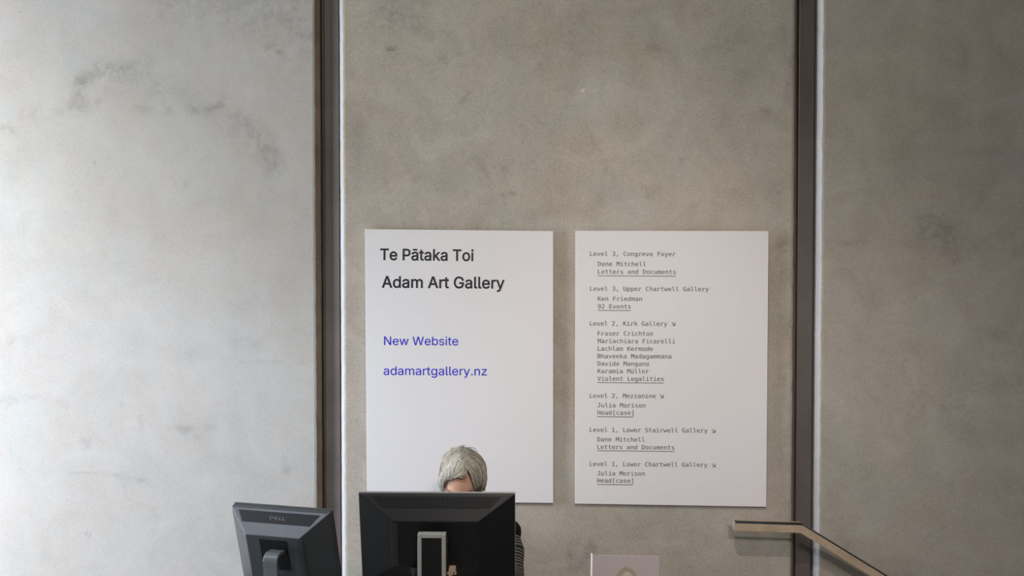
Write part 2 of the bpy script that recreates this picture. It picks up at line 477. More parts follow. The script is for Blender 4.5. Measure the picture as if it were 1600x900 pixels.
# ------------------------------------------------------------------ lettering
SANS = {
    ' ': '188|',
    '.': '188|90,-6 82,-5 72,-1 54,16 50,28 49,46 50,54 54,66 66,78 72,83 80,86 96,89 118,83 132,70 141,54 142,36 141,28 136,16 120,0 106,-5',
    'N': '523|60,-2 59,2 60,510 62,511 134,511 138,508 361,158 402,85 398,146 398,508 399,510 402,511 463,510 464,508 464,-1 460,-2 390,-2 385,0 199,292 170,340 124,422 122,423 126,308 126,0 125,-2 122,-2',
    'W': '686|156,-2 152,4 15,506 16,510 80,511 82,510 84,508 161,210 186,104 192,72 194,71 209,142 225,206 301,496 306,510 378,511 380,510 382,508 461,206 492,72 494,74 508,144 601,508 603,510 606,511 668,511 670,510 671,506 662,474 530,-1 528,-2 458,-2 455,-2 453,2 368,316 350,390 345,420 342,426 318,316 232,2 230,-2 228,-2',
    'a': '389|154,-11 120,-6 96,2 75,14 56,31 47,44 38,60 31,82 29,112 31,130 35,148 42,163 62,184 78,195 94,203 124,213 176,222 234,229 264,237 275,256 274,272 270,288 266,296 260,304 246,317 238,321 224,326 202,329 178,328 162,325 148,320 119,300 100,272 44,288 40,290 40,292 50,314 62,330 82,350 94,360 116,371 136,378 172,385 198,386 240,381 270,372 298,354 315,334 323,320 332,300 336,280 338,256 338,0 337,-2 334,-2 277,-2 276,2 276,48 275,50 274,50 270,48 255,26 244,16 228,5 216,-1 200,-6 174,-10|163,48 186,48 212,53 236,66 244,71 252,80 265,100 273,122 275,138 274,186 256,179 242,176 202,169 174,166 136,158 112,145 103,136 98,130 94,118 93,102 96,86 103,72 116,61 130,54 142,50',
    'b': '424|220,-10 208,-9 192,-6 173,2 162,8 150,17 138,28 120,55 116,57 114,56 113,54 113,2 112,-2 56,-2 52,0 52,508 54,511 112,511 115,510 116,322 118,322 135,346 145,356 172,376 190,382 206,385 234,386 260,384 288,376 314,363 340,338 354,322 370,296 383,260 390,218 391,180 389,148 383,118 372,84 356,56 332,29 314,14 290,2 260,-8 234,-10|215,50 224,49 242,51 262,57 280,69 294,82 305,98 315,118 323,144 326,162 327,180 326,216 322,238 313,266 304,284 288,302 280,309 262,320 244,326 224,328 198,326 178,320 160,310 146,296 135,282 132,276 126,262 119,242 115,216 114,198 115,162 119,138 126,116 138,92 152,75 162,67 176,58 198,51',
    'd': '424|188,-10 164,-8 136,1 110,14 84,38 69,56 54,82 42,114 35,150 34,162 33,196 35,228 41,258 44,268 54,293 69,322 93,348 112,363 128,372 136,376 164,384 190,386 218,385 234,382 252,376 268,366 280,356 288,348 306,322 309,322 310,510 314,511 372,511 373,508 373,0 370,-2 313,-2 312,2 312,54 312,56 310,57 306,56 288,29 279,20 266,10 254,3 234,-6 218,-9|199,50 208,49 226,51 246,57 264,68 278,80 290,98 302,128 309,162 311,186 309,216 305,240 301,256 295,270 282,292 264,309 248,319 228,326 208,328 182,326 162,320 144,308 130,296 119,280 108,258 102,234 97,192 99,162 103,138 112,112 119,98 126,87 144,69 162,57 182,51',
    'e': '404|206,-10 176,-7 144,1 116,14 94,31 85,40 71,56 56,82 44,112 36,148 33,182 35,226 42,256 53,290 71,320 94,345 114,361 132,370 142,375 170,384 200,386 214,386 242,383 270,375 286,368 304,357 326,335 334,326 348,306 358,284 367,252 371,230 372,210 372,170 370,167 98,166 99,150 103,128 110,108 120,92 138,73 150,64 172,54 190,50 218,48 236,50 254,55 270,63 288,77 293,82 306,107 362,94 366,92 360,72 348,52 328,31 302,12 284,2 262,-5 238,-9|99,224 304,223 306,224 307,226 303,248 296,270 278,297 265,310 246,321 236,324 220,327 202,328 182,326 164,321 146,311 130,298 120,286 109,268 98,232',
    'g': '425|200,-153 156,-148 130,-141 112,-133 96,-123 70,-100 58,-86 50,-68 56,-64 100,-40 130,-72 144,-81 168,-91 198,-95 228,-94 238,-93 262,-84 281,-74 296,-58 307,-34 310,-8 310,64 308,66 306,65 289,42 266,21 242,10 218,4 204,3 174,4 164,5 140,11 112,25 96,36 84,48 66,70 54,90 41,122 35,152 33,184 35,230 41,262 54,294 71,322 85,338 110,362 138,376 166,384 190,386 218,385 234,382 254,375 276,360 288,348 306,323 310,321 311,322 312,324 312,378 313,380 372,381 373,378 373,-16 371,-42 365,-66 351,-92 339,-106 332,-113 315,-126 302,-133 280,-142 256,-148 228,-152|200,62 210,61 228,63 246,68 264,77 279,90 289,104 300,124 307,148 310,166 311,182 310,220 306,242 299,264 290,283 272,303 264,310 250,319 228,326 208,328 182,326 162,320 144,310 129,294 118,280 110,262 103,240 99,218 97,196 99,166 102,148 110,124 120,104 130,92 144,79 160,69 182,63',
    'i': '166|54,-2 52,2 52,378 53,380 56,381 112,381 114,380 115,378 115,0 114,-2 112,-2|80,441 72,442 62,446 47,460 42,470 40,486 46,506 56,515 70,523 86,526 106,520 112,515 121,506 126,494 127,478 126,470 122,462 110,450 104,446 96,442',
    'l': '189|132,-4 112,-2 106,0 90,6 76,16 61,36 54,58 52,80 52,508 52,510 54,511 112,511 114,510 115,508 115,84 121,64 128,58 134,55 142,54 168,56 170,55 182,4 182,2 178,0 162,-3',
    'm': '610|54,-2 52,2 52,378 53,380 110,381 112,380 114,318 130,346 146,361 157,370 172,378 184,383 202,387 212,388 244,385 268,377 284,365 303,344 318,315 325,330 333,340 356,362 382,378 400,384 416,387 430,388 458,387 482,381 498,374 514,363 530,348 542,330 550,312 557,276 558,260 558,2 557,-2 498,-2 495,0 495,254 492,278 484,298 472,312 454,322 438,327 426,328 402,327 386,324 378,320 366,312 354,300 345,288 337,264 336,252 336,0 335,-2 332,-2 274,-2 273,2 273,262 271,280 263,298 250,311 238,320 220,326 194,328 170,324 146,311 135,300 127,288 118,266 115,244 115,0 112,-2',
    'n': '410|54,-2 52,2 52,380 56,381 112,380 113,378 114,319 130,344 151,364 174,376 198,384 222,386 252,385 272,380 296,371 310,360 328,343 342,322 351,300 356,274 358,246 358,0 354,-2 298,-2 295,0 295,236 292,264 284,286 274,300 257,316 234,324 204,327 192,326 176,322 160,315 149,308 136,294 127,282 119,262 116,248 115,234 115,0 112,-2',
    'r': '259|54,-2 52,2 52,380 56,381 112,380 113,378 113,326 114,324 123,340 132,350 151,368 168,378 190,385 198,386 218,387 242,386 244,382 244,324 243,320 206,324 188,322 170,318 158,313 144,303 134,292 125,280 117,258 115,242 115,0 114,-2 112,-2',
    's': '365|170,-10 156,-9 138,-6 118,-1 92,10 78,20 59,40 49,52 39,74 36,95 38,97 94,109 96,106 102,88 111,74 124,62 140,54 160,49 178,47 206,49 228,55 236,59 245,64 258,76 264,88 267,102 262,124 252,136 244,142 232,147 214,153 148,168 118,178 91,190 69,210 56,228 48,254 46,272 47,290 48,298 54,316 64,334 82,352 94,362 116,373 128,377 140,381 160,385 176,386 214,385 234,381 252,375 272,365 288,353 300,341 313,320 320,308 325,292 324,289 318,286 268,275 252,304 242,315 230,322 210,329 190,331 172,330 146,323 132,315 119,302 112,290 110,278 111,264 117,252 126,244 138,236 170,225 256,204 288,188 310,168 322,152 330,126 332,110 331,90 324,64 315,48 296,28 282,16 258,3 236,-4 212,-9',
    't': '227|164,-6 138,-3 112,5 93,18 76,41 67,64 64,90 64,324 62,325 8,325 5,328 5,378 6,380 62,381 64,382 64,470 64,472 66,473 124,473 127,472 128,382 202,381 204,380 205,378 205,328 204,326 130,325 127,324 127,94 130,74 138,61 144,57 156,53 176,52 202,56 204,52 214,4 214,1 210,-1 192,-5',
    'w': '567|138,-2 136,2 130,20 25,366 22,378 23,380 84,381 88,378 154,144 168,78 170,72 184,134 205,216 249,374 252,380 314,381 316,380 318,378 369,194 384,134 396,74 399,78 410,130 430,206 479,378 482,381 542,381 546,380 546,376 539,354 430,-1 426,-2 370,-2 367,0 318,170 286,298 284,301 264,222 200,0 196,-2',
    'y': '389|86,-147 64,-145 50,-142 46,-140 60,-86 64,-84 104,-87 112,-84 124,-78 136,-64 144,-50 151,-34 161,-4 161,0 18,372 16,380 20,381 82,381 86,378 163,166 194,68 197,72 201,90 226,166 303,378 308,381 370,381 372,378 370,372 206,-58 196,-80 177,-110 166,-120 154,-130 138,-139 122,-144 110,-146',
    'z': '380|42,-2 41,2 42,48 252,320 250,321 48,321 47,324 48,380 50,381 333,380 334,378 334,329 127,60 130,58 338,58 340,57 340,54 340,-1 336,-2',
}
BOLD = {
    ' ': '188|',
    'A': '480|16,-14 6,-9 3,-2 3,4 188,514 192,519 202,523 274,523 282,521 286,518 289,514 472,16 476,2 475,-6 468,-12 460,-14 396,-14 386,-9 382,-4 334,128 146,128 144,127 142,124 98,-4 95,-8 90,-12 84,-14|175,214 304,214 238,407 211,320',
    'G': '520|264,-21 224,-17 176,-4 142,13 135,18 112,37 82,68 57,110 39,156 30,200 27,262 30,308 39,352 45,370 56,398 66,414 82,439 102,462 112,472 142,496 178,513 222,526 270,530 312,525 346,516 368,507 390,495 414,478 445,446 461,422 472,400 477,388 487,354 487,346 483,340 472,335 410,335 402,337 398,340 395,344 391,358 382,376 366,400 354,411 336,425 322,432 302,439 272,442 236,439 214,433 190,421 172,407 158,392 150,382 138,360 126,330 119,294 116,256 119,214 127,176 136,152 150,128 174,102 192,87 216,75 238,70 266,67 296,69 322,75 340,83 358,96 371,110 384,128 395,152 400,176 400,184 286,185 274,189 270,198 270,258 274,266 284,270 476,270 484,268 488,264 491,258 491,192 488,156 478,118 466,90 442,54 416,29 384,7 342,-10 308,-18',
    'P': '444|60,-14 51,-10 48,-6 47,0 47,510 48,514 54,521 62,523 240,523 272,520 302,514 338,499 366,480 384,462 402,435 417,394 420,380 422,356 421,324 420,314 414,290 402,258 384,232 364,212 338,195 302,180 272,174 262,173 139,172 138,0 137,-6 131,-12 124,-14|139,256 236,256 258,258 278,262 292,268 302,275 313,286 321,300 327,316 330,330 331,352 329,370 322,394 313,408 304,417 290,428 276,433 258,437 242,438 139,438',
    'T': '448|194,-14 184,-10 181,-6 180,0 180,436 178,438 34,438 26,440 22,444 19,450 19,510 20,514 26,521 34,523 414,523 422,521 427,518 430,510 430,450 427,444 422,440 414,438 272,438 270,436 270,-2 266,-10 256,-14',
    'a': '389|154,-23 118,-18 88,-7 66,6 48,22 38,35 26,56 19,80 18,88 17,114 19,132 24,152 34,171 53,192 72,205 88,213 124,225 176,234 234,241 256,247 263,260 259,282 251,296 240,307 224,314 202,317 178,316 154,310 128,292 111,266 106,262 100,260 38,278 32,282 29,286 28,294 39,320 52,338 73,358 88,370 109,380 136,390 172,397 198,398 240,393 276,382 306,362 321,346 331,332 344,302 348,282 350,258 350,-2 346,-10 336,-14 278,-14 271,-12 265,-6 264,-2 264,16 262,17 252,6 222,-11 194,-19 174,-22|163,60 186,60 208,64 230,76 243,88 254,104 261,124 263,140 262,168 214,159 174,154 138,146 120,136 112,128 106,116 105,104 108,88 114,79 124,69 136,64 148,61',
    'd': '424|188,-22 164,-20 130,-9 102,6 75,30 60,48 44,76 30,112 23,148 22,160 21,198 23,230 29,262 33,274 42,298 54,320 60,330 74,346 84,356 106,373 130,386 142,390 164,396 190,398 218,397 234,394 260,385 277,374 298,356 298,510 299,514 305,520 312,523 370,523 374,522 382,518 385,510 385,-2 381,-10 370,-14 314,-14 304,-10 301,-6 300,0 300,22 298,24 288,12 276,2 248,-13 234,-18 218,-21|199,62 220,62 240,67 256,76 269,88 279,102 290,130 297,164 299,188 297,214 293,240 288,258 278,277 262,295 242,309 228,314 208,316 182,314 168,310 153,300 139,288 130,276 120,256 114,232 109,190 111,164 115,140 121,122 130,102 139,90 152,77 168,67 182,63',
    'e': '404|206,-22 176,-19 138,-9 110,4 86,23 76,32 62,48 45,76 33,106 30,116 24,146 21,180 23,228 30,258 42,294 62,328 86,353 106,369 126,380 136,385 170,396 200,398 214,398 242,395 276,385 292,378 312,365 335,344 344,334 359,312 369,288 379,254 383,232 384,212 384,166 380,160 370,155 112,154 116,126 122,112 132,96 146,81 158,72 176,65 190,62 210,60 230,61 242,63 256,68 268,76 278,85 283,90 296,114 306,119 362,106 370,103 377,96 378,88 369,64 353,40 330,16 308,2 292,-7 262,-17 238,-21|113,236 290,235 293,236 285,266 270,289 256,302 236,312 220,315 202,316 182,314 168,310 154,302 144,294 130,278 121,264 114,246',
    'i': '166|54,-14 44,-10 41,-6 40,0 40,380 44,388 54,393 112,393 123,388 126,384 127,380 127,-2 123,-10 112,-14|80,429 72,430 56,436 38,452 30,468 28,478 28,486 30,498 35,510 46,523 64,533 84,538 96,536 112,530 122,523 130,514 134,508 138,498 139,476 138,468 133,456 120,442 110,436 96,430',
    'k': '381|54,-14 44,-10 41,-6 40,0 40,510 44,518 54,523 112,523 123,518 126,514 127,510 128,239 150,261 235,348 278,391 286,393 358,393 366,390 372,384 373,376 369,368 220,216 382,10 385,4 385,-2 381,-10 370,-14 296,-14 286,-10 152,157 130,138 127,134 127,0 126,-6 120,-12 112,-14',
    'l': '189|132,-16 112,-14 100,-10 84,-4 66,9 50,30 42,56 40,78 40,510 41,514 44,518 54,523 112,523 123,518 127,510 127,86 131,70 136,67 150,66 168,68 176,66 180,63 184,54 194,6 193,-2 190,-6 184,-10 162,-15',
    'm': '610|54,-14 44,-10 41,-6 40,0 40,380 41,384 44,388 56,393 110,393 118,391 122,388 125,382 125,360 126,359 136,369 152,380 166,388 178,393 192,397 212,400 240,398 272,388 278,384 294,373 300,366 312,352 318,342 342,367 358,378 376,388 400,396 416,399 446,400 458,399 476,395 502,384 524,370 538,356 553,334 561,316 564,306 569,278 570,262 570,0 569,-6 566,-10 556,-14 498,-14 490,-12 484,-6 483,0 483,252 481,270 474,290 464,303 448,312 438,315 426,316 412,316 392,313 375,304 362,292 357,284 349,262 348,250 348,0 347,-6 340,-12 332,-14 276,-14 265,-10 262,-6 261,0 261,260 259,276 253,290 242,303 230,311 220,314 194,316 174,313 154,302 144,292 138,284 131,268 128,254 127,242 127,0 126,-6 120,-12 112,-14',
    'o': '415|202,-22 168,-18 138,-9 120,-1 108,6 88,22 63,48 44,78 30,116 23,154 21,194 24,228 33,270 45,300 62,328 74,340 88,354 107,370 138,386 174,396 214,398 242,396 262,391 278,386 304,373 328,354 352,328 371,298 385,260 392,228 394,178 392,146 385,116 379,98 371,78 355,52 338,32 328,22 308,6 278,-9 242,-19|203,60 226,62 246,67 262,77 277,92 287,106 301,140 305,164 306,180 305,210 301,234 293,258 282,277 277,284 262,299 246,309 232,314 210,316 184,314 168,309 152,299 139,286 130,272 120,252 114,228 109,188 114,146 120,122 130,102 136,95 152,77 168,67 184,63',
    'r': '259|54,-14 44,-10 41,-6 40,0 40,380 41,384 47,390 54,393 112,393 120,389 124,384 125,380 125,364 126,362 146,379 164,389 190,397 218,399 242,398 248,396 253,392 256,384 256,322 252,313 248,310 242,308 204,312 178,308 166,304 154,295 143,284 137,276 131,264 128,252 127,240 127,0 126,-6 120,-12 112,-14',
    't': '227|164,-18 138,-15 106,-5 84,10 65,36 55,60 52,88 52,312 50,313 6,313 -3,318 -7,326 -7,380 -4,388 0,391 8,393 50,393 52,394 52,472 56,480 66,485 124,485 134,481 139,472 140,394 202,393 213,388 217,380 217,326 213,318 202,313 142,313 139,312 139,96 142,76 148,68 156,65 176,64 200,68 211,64 216,54 226,6 225,-4 222,-8 216,-11 192,-17',
    'y': '389|86,-159 64,-157 50,-154 42,-151 35,-144 34,-136 48,-82 52,-76 62,-72 104,-75 116,-69 126,-57 133,-46 149,0 7,366 4,376 5,384 12,391 20,393 82,393 90,391 95,386 169,184 194,109 215,170 292,384 296,389 306,393 368,393 376,391 381,388 384,380 384,376 381,366 217,-62 207,-86 199,-100 186,-118 176,-128 160,-140 144,-149 126,-155 110,-158',
    'ā': '389|154,-23 118,-18 88,-7 66,6 48,22 38,35 26,56 19,80 18,88 17,114 19,132 24,152 34,171 53,192 72,205 88,213 124,225 176,234 234,241 256,247 263,260 259,282 251,296 240,307 224,314 202,317 178,316 154,310 128,292 111,266 106,262 100,260 38,278 32,282 29,286 28,294 39,320 52,338 73,358 88,370 109,380 136,390 172,397 198,398 240,393 276,382 306,362 321,346 331,332 344,302 348,282 350,258 350,-2 346,-10 336,-14 278,-14 271,-12 265,-6 264,-2 264,16 262,17 252,6 222,-11 194,-19 174,-22|163,60 186,60 208,64 230,76 243,88 254,104 261,124 263,140 262,168 214,159 174,154 138,146 120,136 112,128 106,116 105,104 108,88 114,79 124,69 136,64 148,61|96,444 86,448 83,452 82,458 82,508 86,516 96,520 282,520 293,516 297,508 297,456 293,448 284,444',
}
MONO = {
    ' ': '429|',
    ',': '429|175,106 263,106 263,33 194,-100 140,-100 175,33',
    '1': '429|94,59 203,59 203,456 86,430 86,494 203,520 273,520 273,59 381,59 381,0 94,0',
    '2': '429|130,59 369,59 369,0 53,0 53,59 167,180 234,255 263,293 281,323 290,350 293,377 287,416 268,445 237,464 197,470 165,467 131,459 95,444 57,424 57,495 93,510 128,521 162,527 196,529 265,519 319,489 354,442 365,382 361,349 350,315 329,280 299,242 243,179',
    '3': '429|270,278 315,259 349,230 369,191 376,143 364,79 327,31 270,0 194,-10 158,-8 121,-3 84,5 48,16 48,86 83,70 118,58 152,51 186,49 237,56 275,75 298,107 306,150 298,191 275,222 239,242 191,249 138,249 138,307 191,307 234,312 267,328 287,353 294,387 288,423 269,449 238,465 197,470 165,468 133,463 99,454 63,442 63,507 138,524 197,529 265,520 318,491 352,447 364,390 358,351 340,319 310,294',
    '9': '429|208,231 248,239 278,263 297,301 304,352 297,403 278,442 248,466 208,474 167,467 137,443 119,405 114,352 119,299 137,261 166,238|82,11 82,76 105,64 129,56 154,51 180,49 239,62 282,99 307,162 316,248 296,217 270,194 238,180 202,175 135,187 85,222 55,278 44,353 55,428 87,483 138,518 206,529 285,513 339,464 370,380 381,259 368,144 330,59 268,7 183,-10 132,-5',
    'B': '429|128,248 128,58 212,58 264,63 299,79 319,108 325,150 318,194 298,224 262,242 212,248|128,462 128,305 210,305 254,310 284,325 301,350 307,388 301,422 284,445 255,458 210,462|58,520 212,520 282,511 335,485 367,444 378,388 372,345 355,313 326,290 287,278 332,263 367,235 389,194 396,143 384,81 350,36 292,9 212,0 58,0',
    'C': '429|374,18 346,6 319,-3 290,-8 259,-10 170,8 104,61 62,146 48,259 62,373 104,458 170,511 259,529 290,527 319,522 346,513 374,501 374,429 347,447 318,461 289,469 259,472 199,459 156,419 130,353 122,259 130,166 156,100 199,60 259,47 289,50 319,58 347,72 374,91',
    'D': '429|152,58 227,69 276,101 302,163 311,259 302,357 276,418 227,451 152,462 118,462 118,58|153,520 257,504 329,456 371,376 385,259 371,144 329,63 257,16 153,0 48,0 48,520',
    'E': '429|69,520 377,520 377,461 139,461 139,307 367,307 367,248 139,248 139,59 384,59 384,0 69,0',
    'F': '429|81,520 387,520 387,461 152,461 152,307 365,307 365,248 152,248 152,0 81,0',
    'G': '429|384,43 354,20 321,3 284,-7 244,-10 157,8 91,61 49,146 36,259 49,373 91,458 158,511 246,529 278,527 309,520 338,508 367,492 367,420 338,443 309,459 278,469 246,472 186,459 143,419 118,353 109,259 117,165 142,99 184,60 244,47 285,52 317,69 317,209 242,209 242,267 384,267',
    'H': '429|48,520 118,520 118,307 311,307 311,520 382,520 382,0 311,0 311,248 118,248 118,0 48,0',
    'J': '429|38,21 38,103 70,79 103,61 138,51 173,47 216,53 243,73 258,110 263,170 263,461 130,461 130,520 333,520 333,170 324,86 296,31 247,0 173,-10 140,-8 107,-2 73,7',
    'K': '429|48,520 118,520 118,289 338,520 421,520 218,307 427,0 342,0 172,260 118,203 118,0 48,0',
    'L': '429|75,520 146,520 146,59 397,59 397,0 75,0',
    'M': '429|30,520 124,520 214,255 304,520 399,520 399,0 334,0 334,459 241,185 188,185 95,459 95,0 30,0',
    'S': '429|352,502 352,431 320,449 288,462 256,470 223,472 179,466 144,449 123,422 116,386 120,356 135,334 162,317 205,304 242,295 306,273 349,242 374,198 382,142 371,77 336,29 280,0 203,-10 166,-8 129,-2 92,8 55,21 55,96 94,74 131,59 167,50 203,47 250,53 286,71 308,99 315,138 310,172 295,197 267,215 224,229 186,237 124,258 81,287 57,326 48,376 60,438 95,487 150,519 220,529 250,528 283,522 317,514',
    'U': '429|51,200 51,520 122,520 122,167 124,113 131,88 145,70 163,57 187,50 214,47 242,50 266,57 284,71 298,88 305,113 307,167 307,520 378,520 378,200 375,131 368,86 354,55 334,31 309,13 281,0 250,-8 214,-10 180,-8 148,0 120,13 95,31 75,55 61,87 54,132',
    'V': '429|214,59 337,520 409,520 257,0 172,0 20,520 93,520',
    '[': '429|161,542 309,542 309,492 225,492 225,-44 309,-44 309,-94 161,-94',
    ']': '429|268,542 268,-94 120,-94 120,-44 204,-44 204,492 120,492 120,542',
    'a': '429|244,196 223,196 174,191 139,176 117,152 110,118 116,86 132,63 157,48 190,44 238,53 274,80 296,124 304,182 304,196|369,222 369,0 304,0 304,58 281,28 253,6 218,-6 177,-10 123,-2 82,24 55,63 46,114 57,171 90,212 144,238 218,246 304,246 304,256 298,297 281,324 250,340 206,345 173,343 140,336 107,324 75,308 75,372 110,384 143,393 175,398 206,399 251,396 289,385 320,367 344,342 356,323 363,299 367,267',
    'c': '429|369,20 343,7 316,-3 289,-8 260,-10 180,3 119,44 81,109 68,195 81,280 119,345 180,386 260,399 288,398 315,392 342,383 369,369 369,302 344,322 318,335 291,343 260,345 207,335 168,306 144,259 135,195 144,131 168,83 207,54 260,44 292,47 320,54 346,68 369,86',
    'd': '429|299,340 299,542 363,542 363,0 299,0 299,49 280,24 256,5 227,-6 195,-10 131,4 83,45 53,110 43,196 53,281 84,345 132,386 195,399 228,396 257,384 281,366|110,195 116,129 134,82 163,54 204,44 245,54 275,83 293,130 299,195 293,260 275,307 245,336 204,345 163,336 134,307 116,260',
    'e': '429|387,211 387,180 110,180 110,178 118,121 143,79 183,53 237,44 268,47 301,54 335,66 372,84 372,20 336,7 302,-3 268,-8 236,-10 155,4 94,44 56,109 43,195 55,279 93,344 151,385 227,399 293,387 344,349 376,289|323,230 316,279 296,316 266,338 224,345 182,337 148,314 124,278 112,229',
    'g': '429|299,198 293,262 275,308 246,336 207,345 165,336 135,308 117,262 110,198 117,135 135,88 166,60 208,50 247,60 275,88 293,135|363,25 352,-52 321,-108 270,-142 200,-153 144,-148 86,-134 86,-71 119,-85 148,-94 175,-100 200,-102 244,-95 275,-74 293,-37 299,16 299,18 299,62 281,33 257,13 228,1 193,-3 131,11 84,52 53,116 43,198 53,281 84,345 131,386 193,399 227,396 256,384 280,365 299,338 299,389 363,389',
    'h': '429|366,242 366,0 302,0 302,242 297,287 283,319 259,337 225,344 186,336 156,312 138,273 132,220 132,0 68,0 68,542 132,542 132,331 152,361 178,382 210,395 248,399 300,390 337,360 359,311',
    'i': '429|89,390 253,390 253,50 380,50 380,0 62,0 62,50 189,50 189,340 89,340|189,542 253,542 253,461 189,461',
    'k': '429|82,542 148,542 148,228 317,390 394,390 241,243 419,0 340,0 196,201 148,156 148,0 82,0',
    'l': '429|222,141 226,103 238,76 258,60 285,54 360,54 360,0 279,0 228,9 190,37 166,81 158,141 158,495 56,495 56,546 222,546',
    'm': '429|235,350 249,372 265,387 286,396 310,399 350,390 376,363 390,311 395,226 395,0 337,0 337,223 334,290 327,326 314,341 294,346 270,340 256,324 248,288 245,223 245,0 187,0 187,223 184,291 177,326 163,341 141,346 120,340 106,324 99,288 96,223 96,0 38,0 38,390 96,390 96,357 109,375 125,388 143,397 164,399 188,396 208,387 224,372',
    'n': '429|366,242 366,0 302,0 302,242 297,287 283,319 259,337 225,344 186,336 156,312 138,273 132,220 132,0 68,0 68,390 132,390 132,331 152,361 178,382 210,395 248,399 300,390 337,360 359,311',
    'o': '429|214,345 172,336 141,307 122,260 116,195 122,129 141,82 172,54 214,44 258,54 289,82 307,129 314,195 307,260 289,307 258,336|214,399 286,386 339,347 371,282 382,195 371,107 339,42 286,3 214,-10 143,3 91,42 58,107 48,195 58,282 91,347 143,386',
    'p': '429|131,49 131,-148 66,-148 66,390 131,390 131,340 149,366 173,384 202,396 235,399 298,386 346,345 376,280 386,193 376,108 345,44 298,3 235,-10 201,-6 173,5 149,24|319,195 313,260 295,307 266,336 225,345 184,336 155,307 137,260 131,195 137,130 155,83 184,54 225,44 266,54 295,82 313,129',
    'r': '429|402,310 381,323 360,333 338,338 314,340 261,331 222,303 198,257 190,194 190,0 126,0 126,390 190,390 190,314 211,350 240,377 276,394 319,399 363,393 402,375',
    's': '429|339,376 339,314 311,328 283,338 255,344 227,346 189,342 162,332 146,314 140,289 144,266 156,250 184,237 236,225 262,220 304,206 334,183 352,152 359,113 348,61 318,22 268,-2 203,-10 174,-9 143,-4 110,4 74,14 74,80 109,64 143,53 175,46 205,44 242,48 271,61 288,81 294,109 273,147 209,171 206,171 182,176 134,191 101,213 82,243 76,282 85,332 114,369 160,392 222,399 253,398 282,394 311,386',
    't': '429|214,501 214,390 359,390 359,340 214,340 214,128 218,92 230,68 253,55 287,51 359,51 359,0 281,0 220,7 179,29 157,68 150,128 150,340 46,340 46,390 150,390 150,501',
    'u': '429|68,148 68,389 132,389 132,148 137,102 151,70 174,52 208,46 248,54 278,77 296,116 302,169 302,389 366,389 366,0 302,0 302,58 281,29 255,7 223,-6 186,-10 134,0 97,29 75,78',
    'v': '429|35,390 101,390 214,63 328,390 394,390 256,0 173,0',
    'w': '429|0,390 63,390 131,75 187,276 242,276 298,75 366,390 429,390 338,0 277,0 214,214 153,0 91,0',
    'y': '429|299,125 258,18 229,-56 212,-94 194,-118 172,-135 146,-145 116,-148 64,-148 64,-95 102,-95 127,-91 146,-78 164,-49 187,6 36,390 104,390 220,85 334,390 401,390',
    'z': '429|79,391 362,391 362,332 138,52 362,52 362,0 71,0 71,59 295,339 79,339',
    'ü': '429|68,148 68,389 132,389 132,148 137,102 151,70 174,52 208,46 248,54 278,77 296,116 302,169 302,389 366,389 366,0 302,0 302,58 281,29 255,7 223,-6 186,-10 134,0 97,29 75,78|111,540 182,540 182,470 111,470|248,540 318,540 318,470 248,470',
}


def glyph(table, ch):
    p = table[ch].split('|')
    return int(p[0]), [[tuple(map(int, q.split(','))) for q in s.split()] for s in p[1:] if s]


def lettering(name, lines, table, matl, parent, M_plane, unit_off=0.0, height=0.0004, feet=False, extra=None):
    """lines: (text, start(u,v), end(u,v), cap height) on a plane; start/end bound the inked width"""
    curves = []
    for k in range(2):                           # neighbours in turn, so touching letters never cancel out
        cu = bpy.data.curves.new(name, 'CURVE'); cu.dimensions = '2D'; cu.fill_mode = 'BOTH'
        cu.extrude = height; cu.offset = unit_off
        curves.append(cu)
    quads = list(extra or [])
    capu = {id(SANS): 512, id(BOLD): 536, id(MONO): 520}[id(table)]
    for text, p0, p1, cap in lines:
        gs = [glyph(table, c) for c in text]
        x = 0; lo, hi = 1e9, -1e9; pos = []
        for adv, cs in gs:
            pos.append(x)
            for c in cs:
                for q in c:
                    lo = min(lo, x + q[0]); hi = max(hi, x + q[0])
            x += adv
        p0 = Vector(p0); p1 = Vector(p1)
        e = p1 - p0; sx = e.length / (hi - lo); e.normalize(); up = Vector((-e.y, e.x)); sy = cap / capu

        def W(a, b):
            return p0 + e * ((a - lo) * sx) + up * (b * sy)
        for gi, ((adv, cs), px, ch) in enumerate(zip(gs, pos, text)):
            for c in cs:
                sp = curves[gi % 2].splines.new('POLY'); sp.points.add(len(c) - 1); sp.use_cyclic_u = True
                for k, q in enumerate(c):
                    v = W(px + q[0], q[1]); sp.points[k].co = (v.x, v.y, 0, 1)
            if feet and ch == 'r':
                quads.append([W(px + 45, 0), W(px + 215, 0), W(px + 215, 48), W(px + 45, 48)])
    bm = bmesh.new()
    for cu in curves:
        tmp = bpy.data.objects.new('tmp', cu); COL.objects.link(tmp)
        bpy.context.view_layer.update()
        me = bpy.data.meshes.new_from_object(tmp.evaluated_get(bpy.context.evaluated_depsgraph_get()))
        bpy.data.objects.remove(tmp); bpy.data.curves.remove(cu)
        bm.from_mesh(me); bpy.data.meshes.remove(me)
    for q in quads:
        prism(bm, [(a.x, a.y, -height) for a in q], [(a.x, a.y, height * 1.05) for a in q])
    return obj(name, bm, matl, parent, M=M_plane)


# ------------------------------------------------------------------ posters
PY = WALL - 0.020           # front face of the boards
THK = 0.008


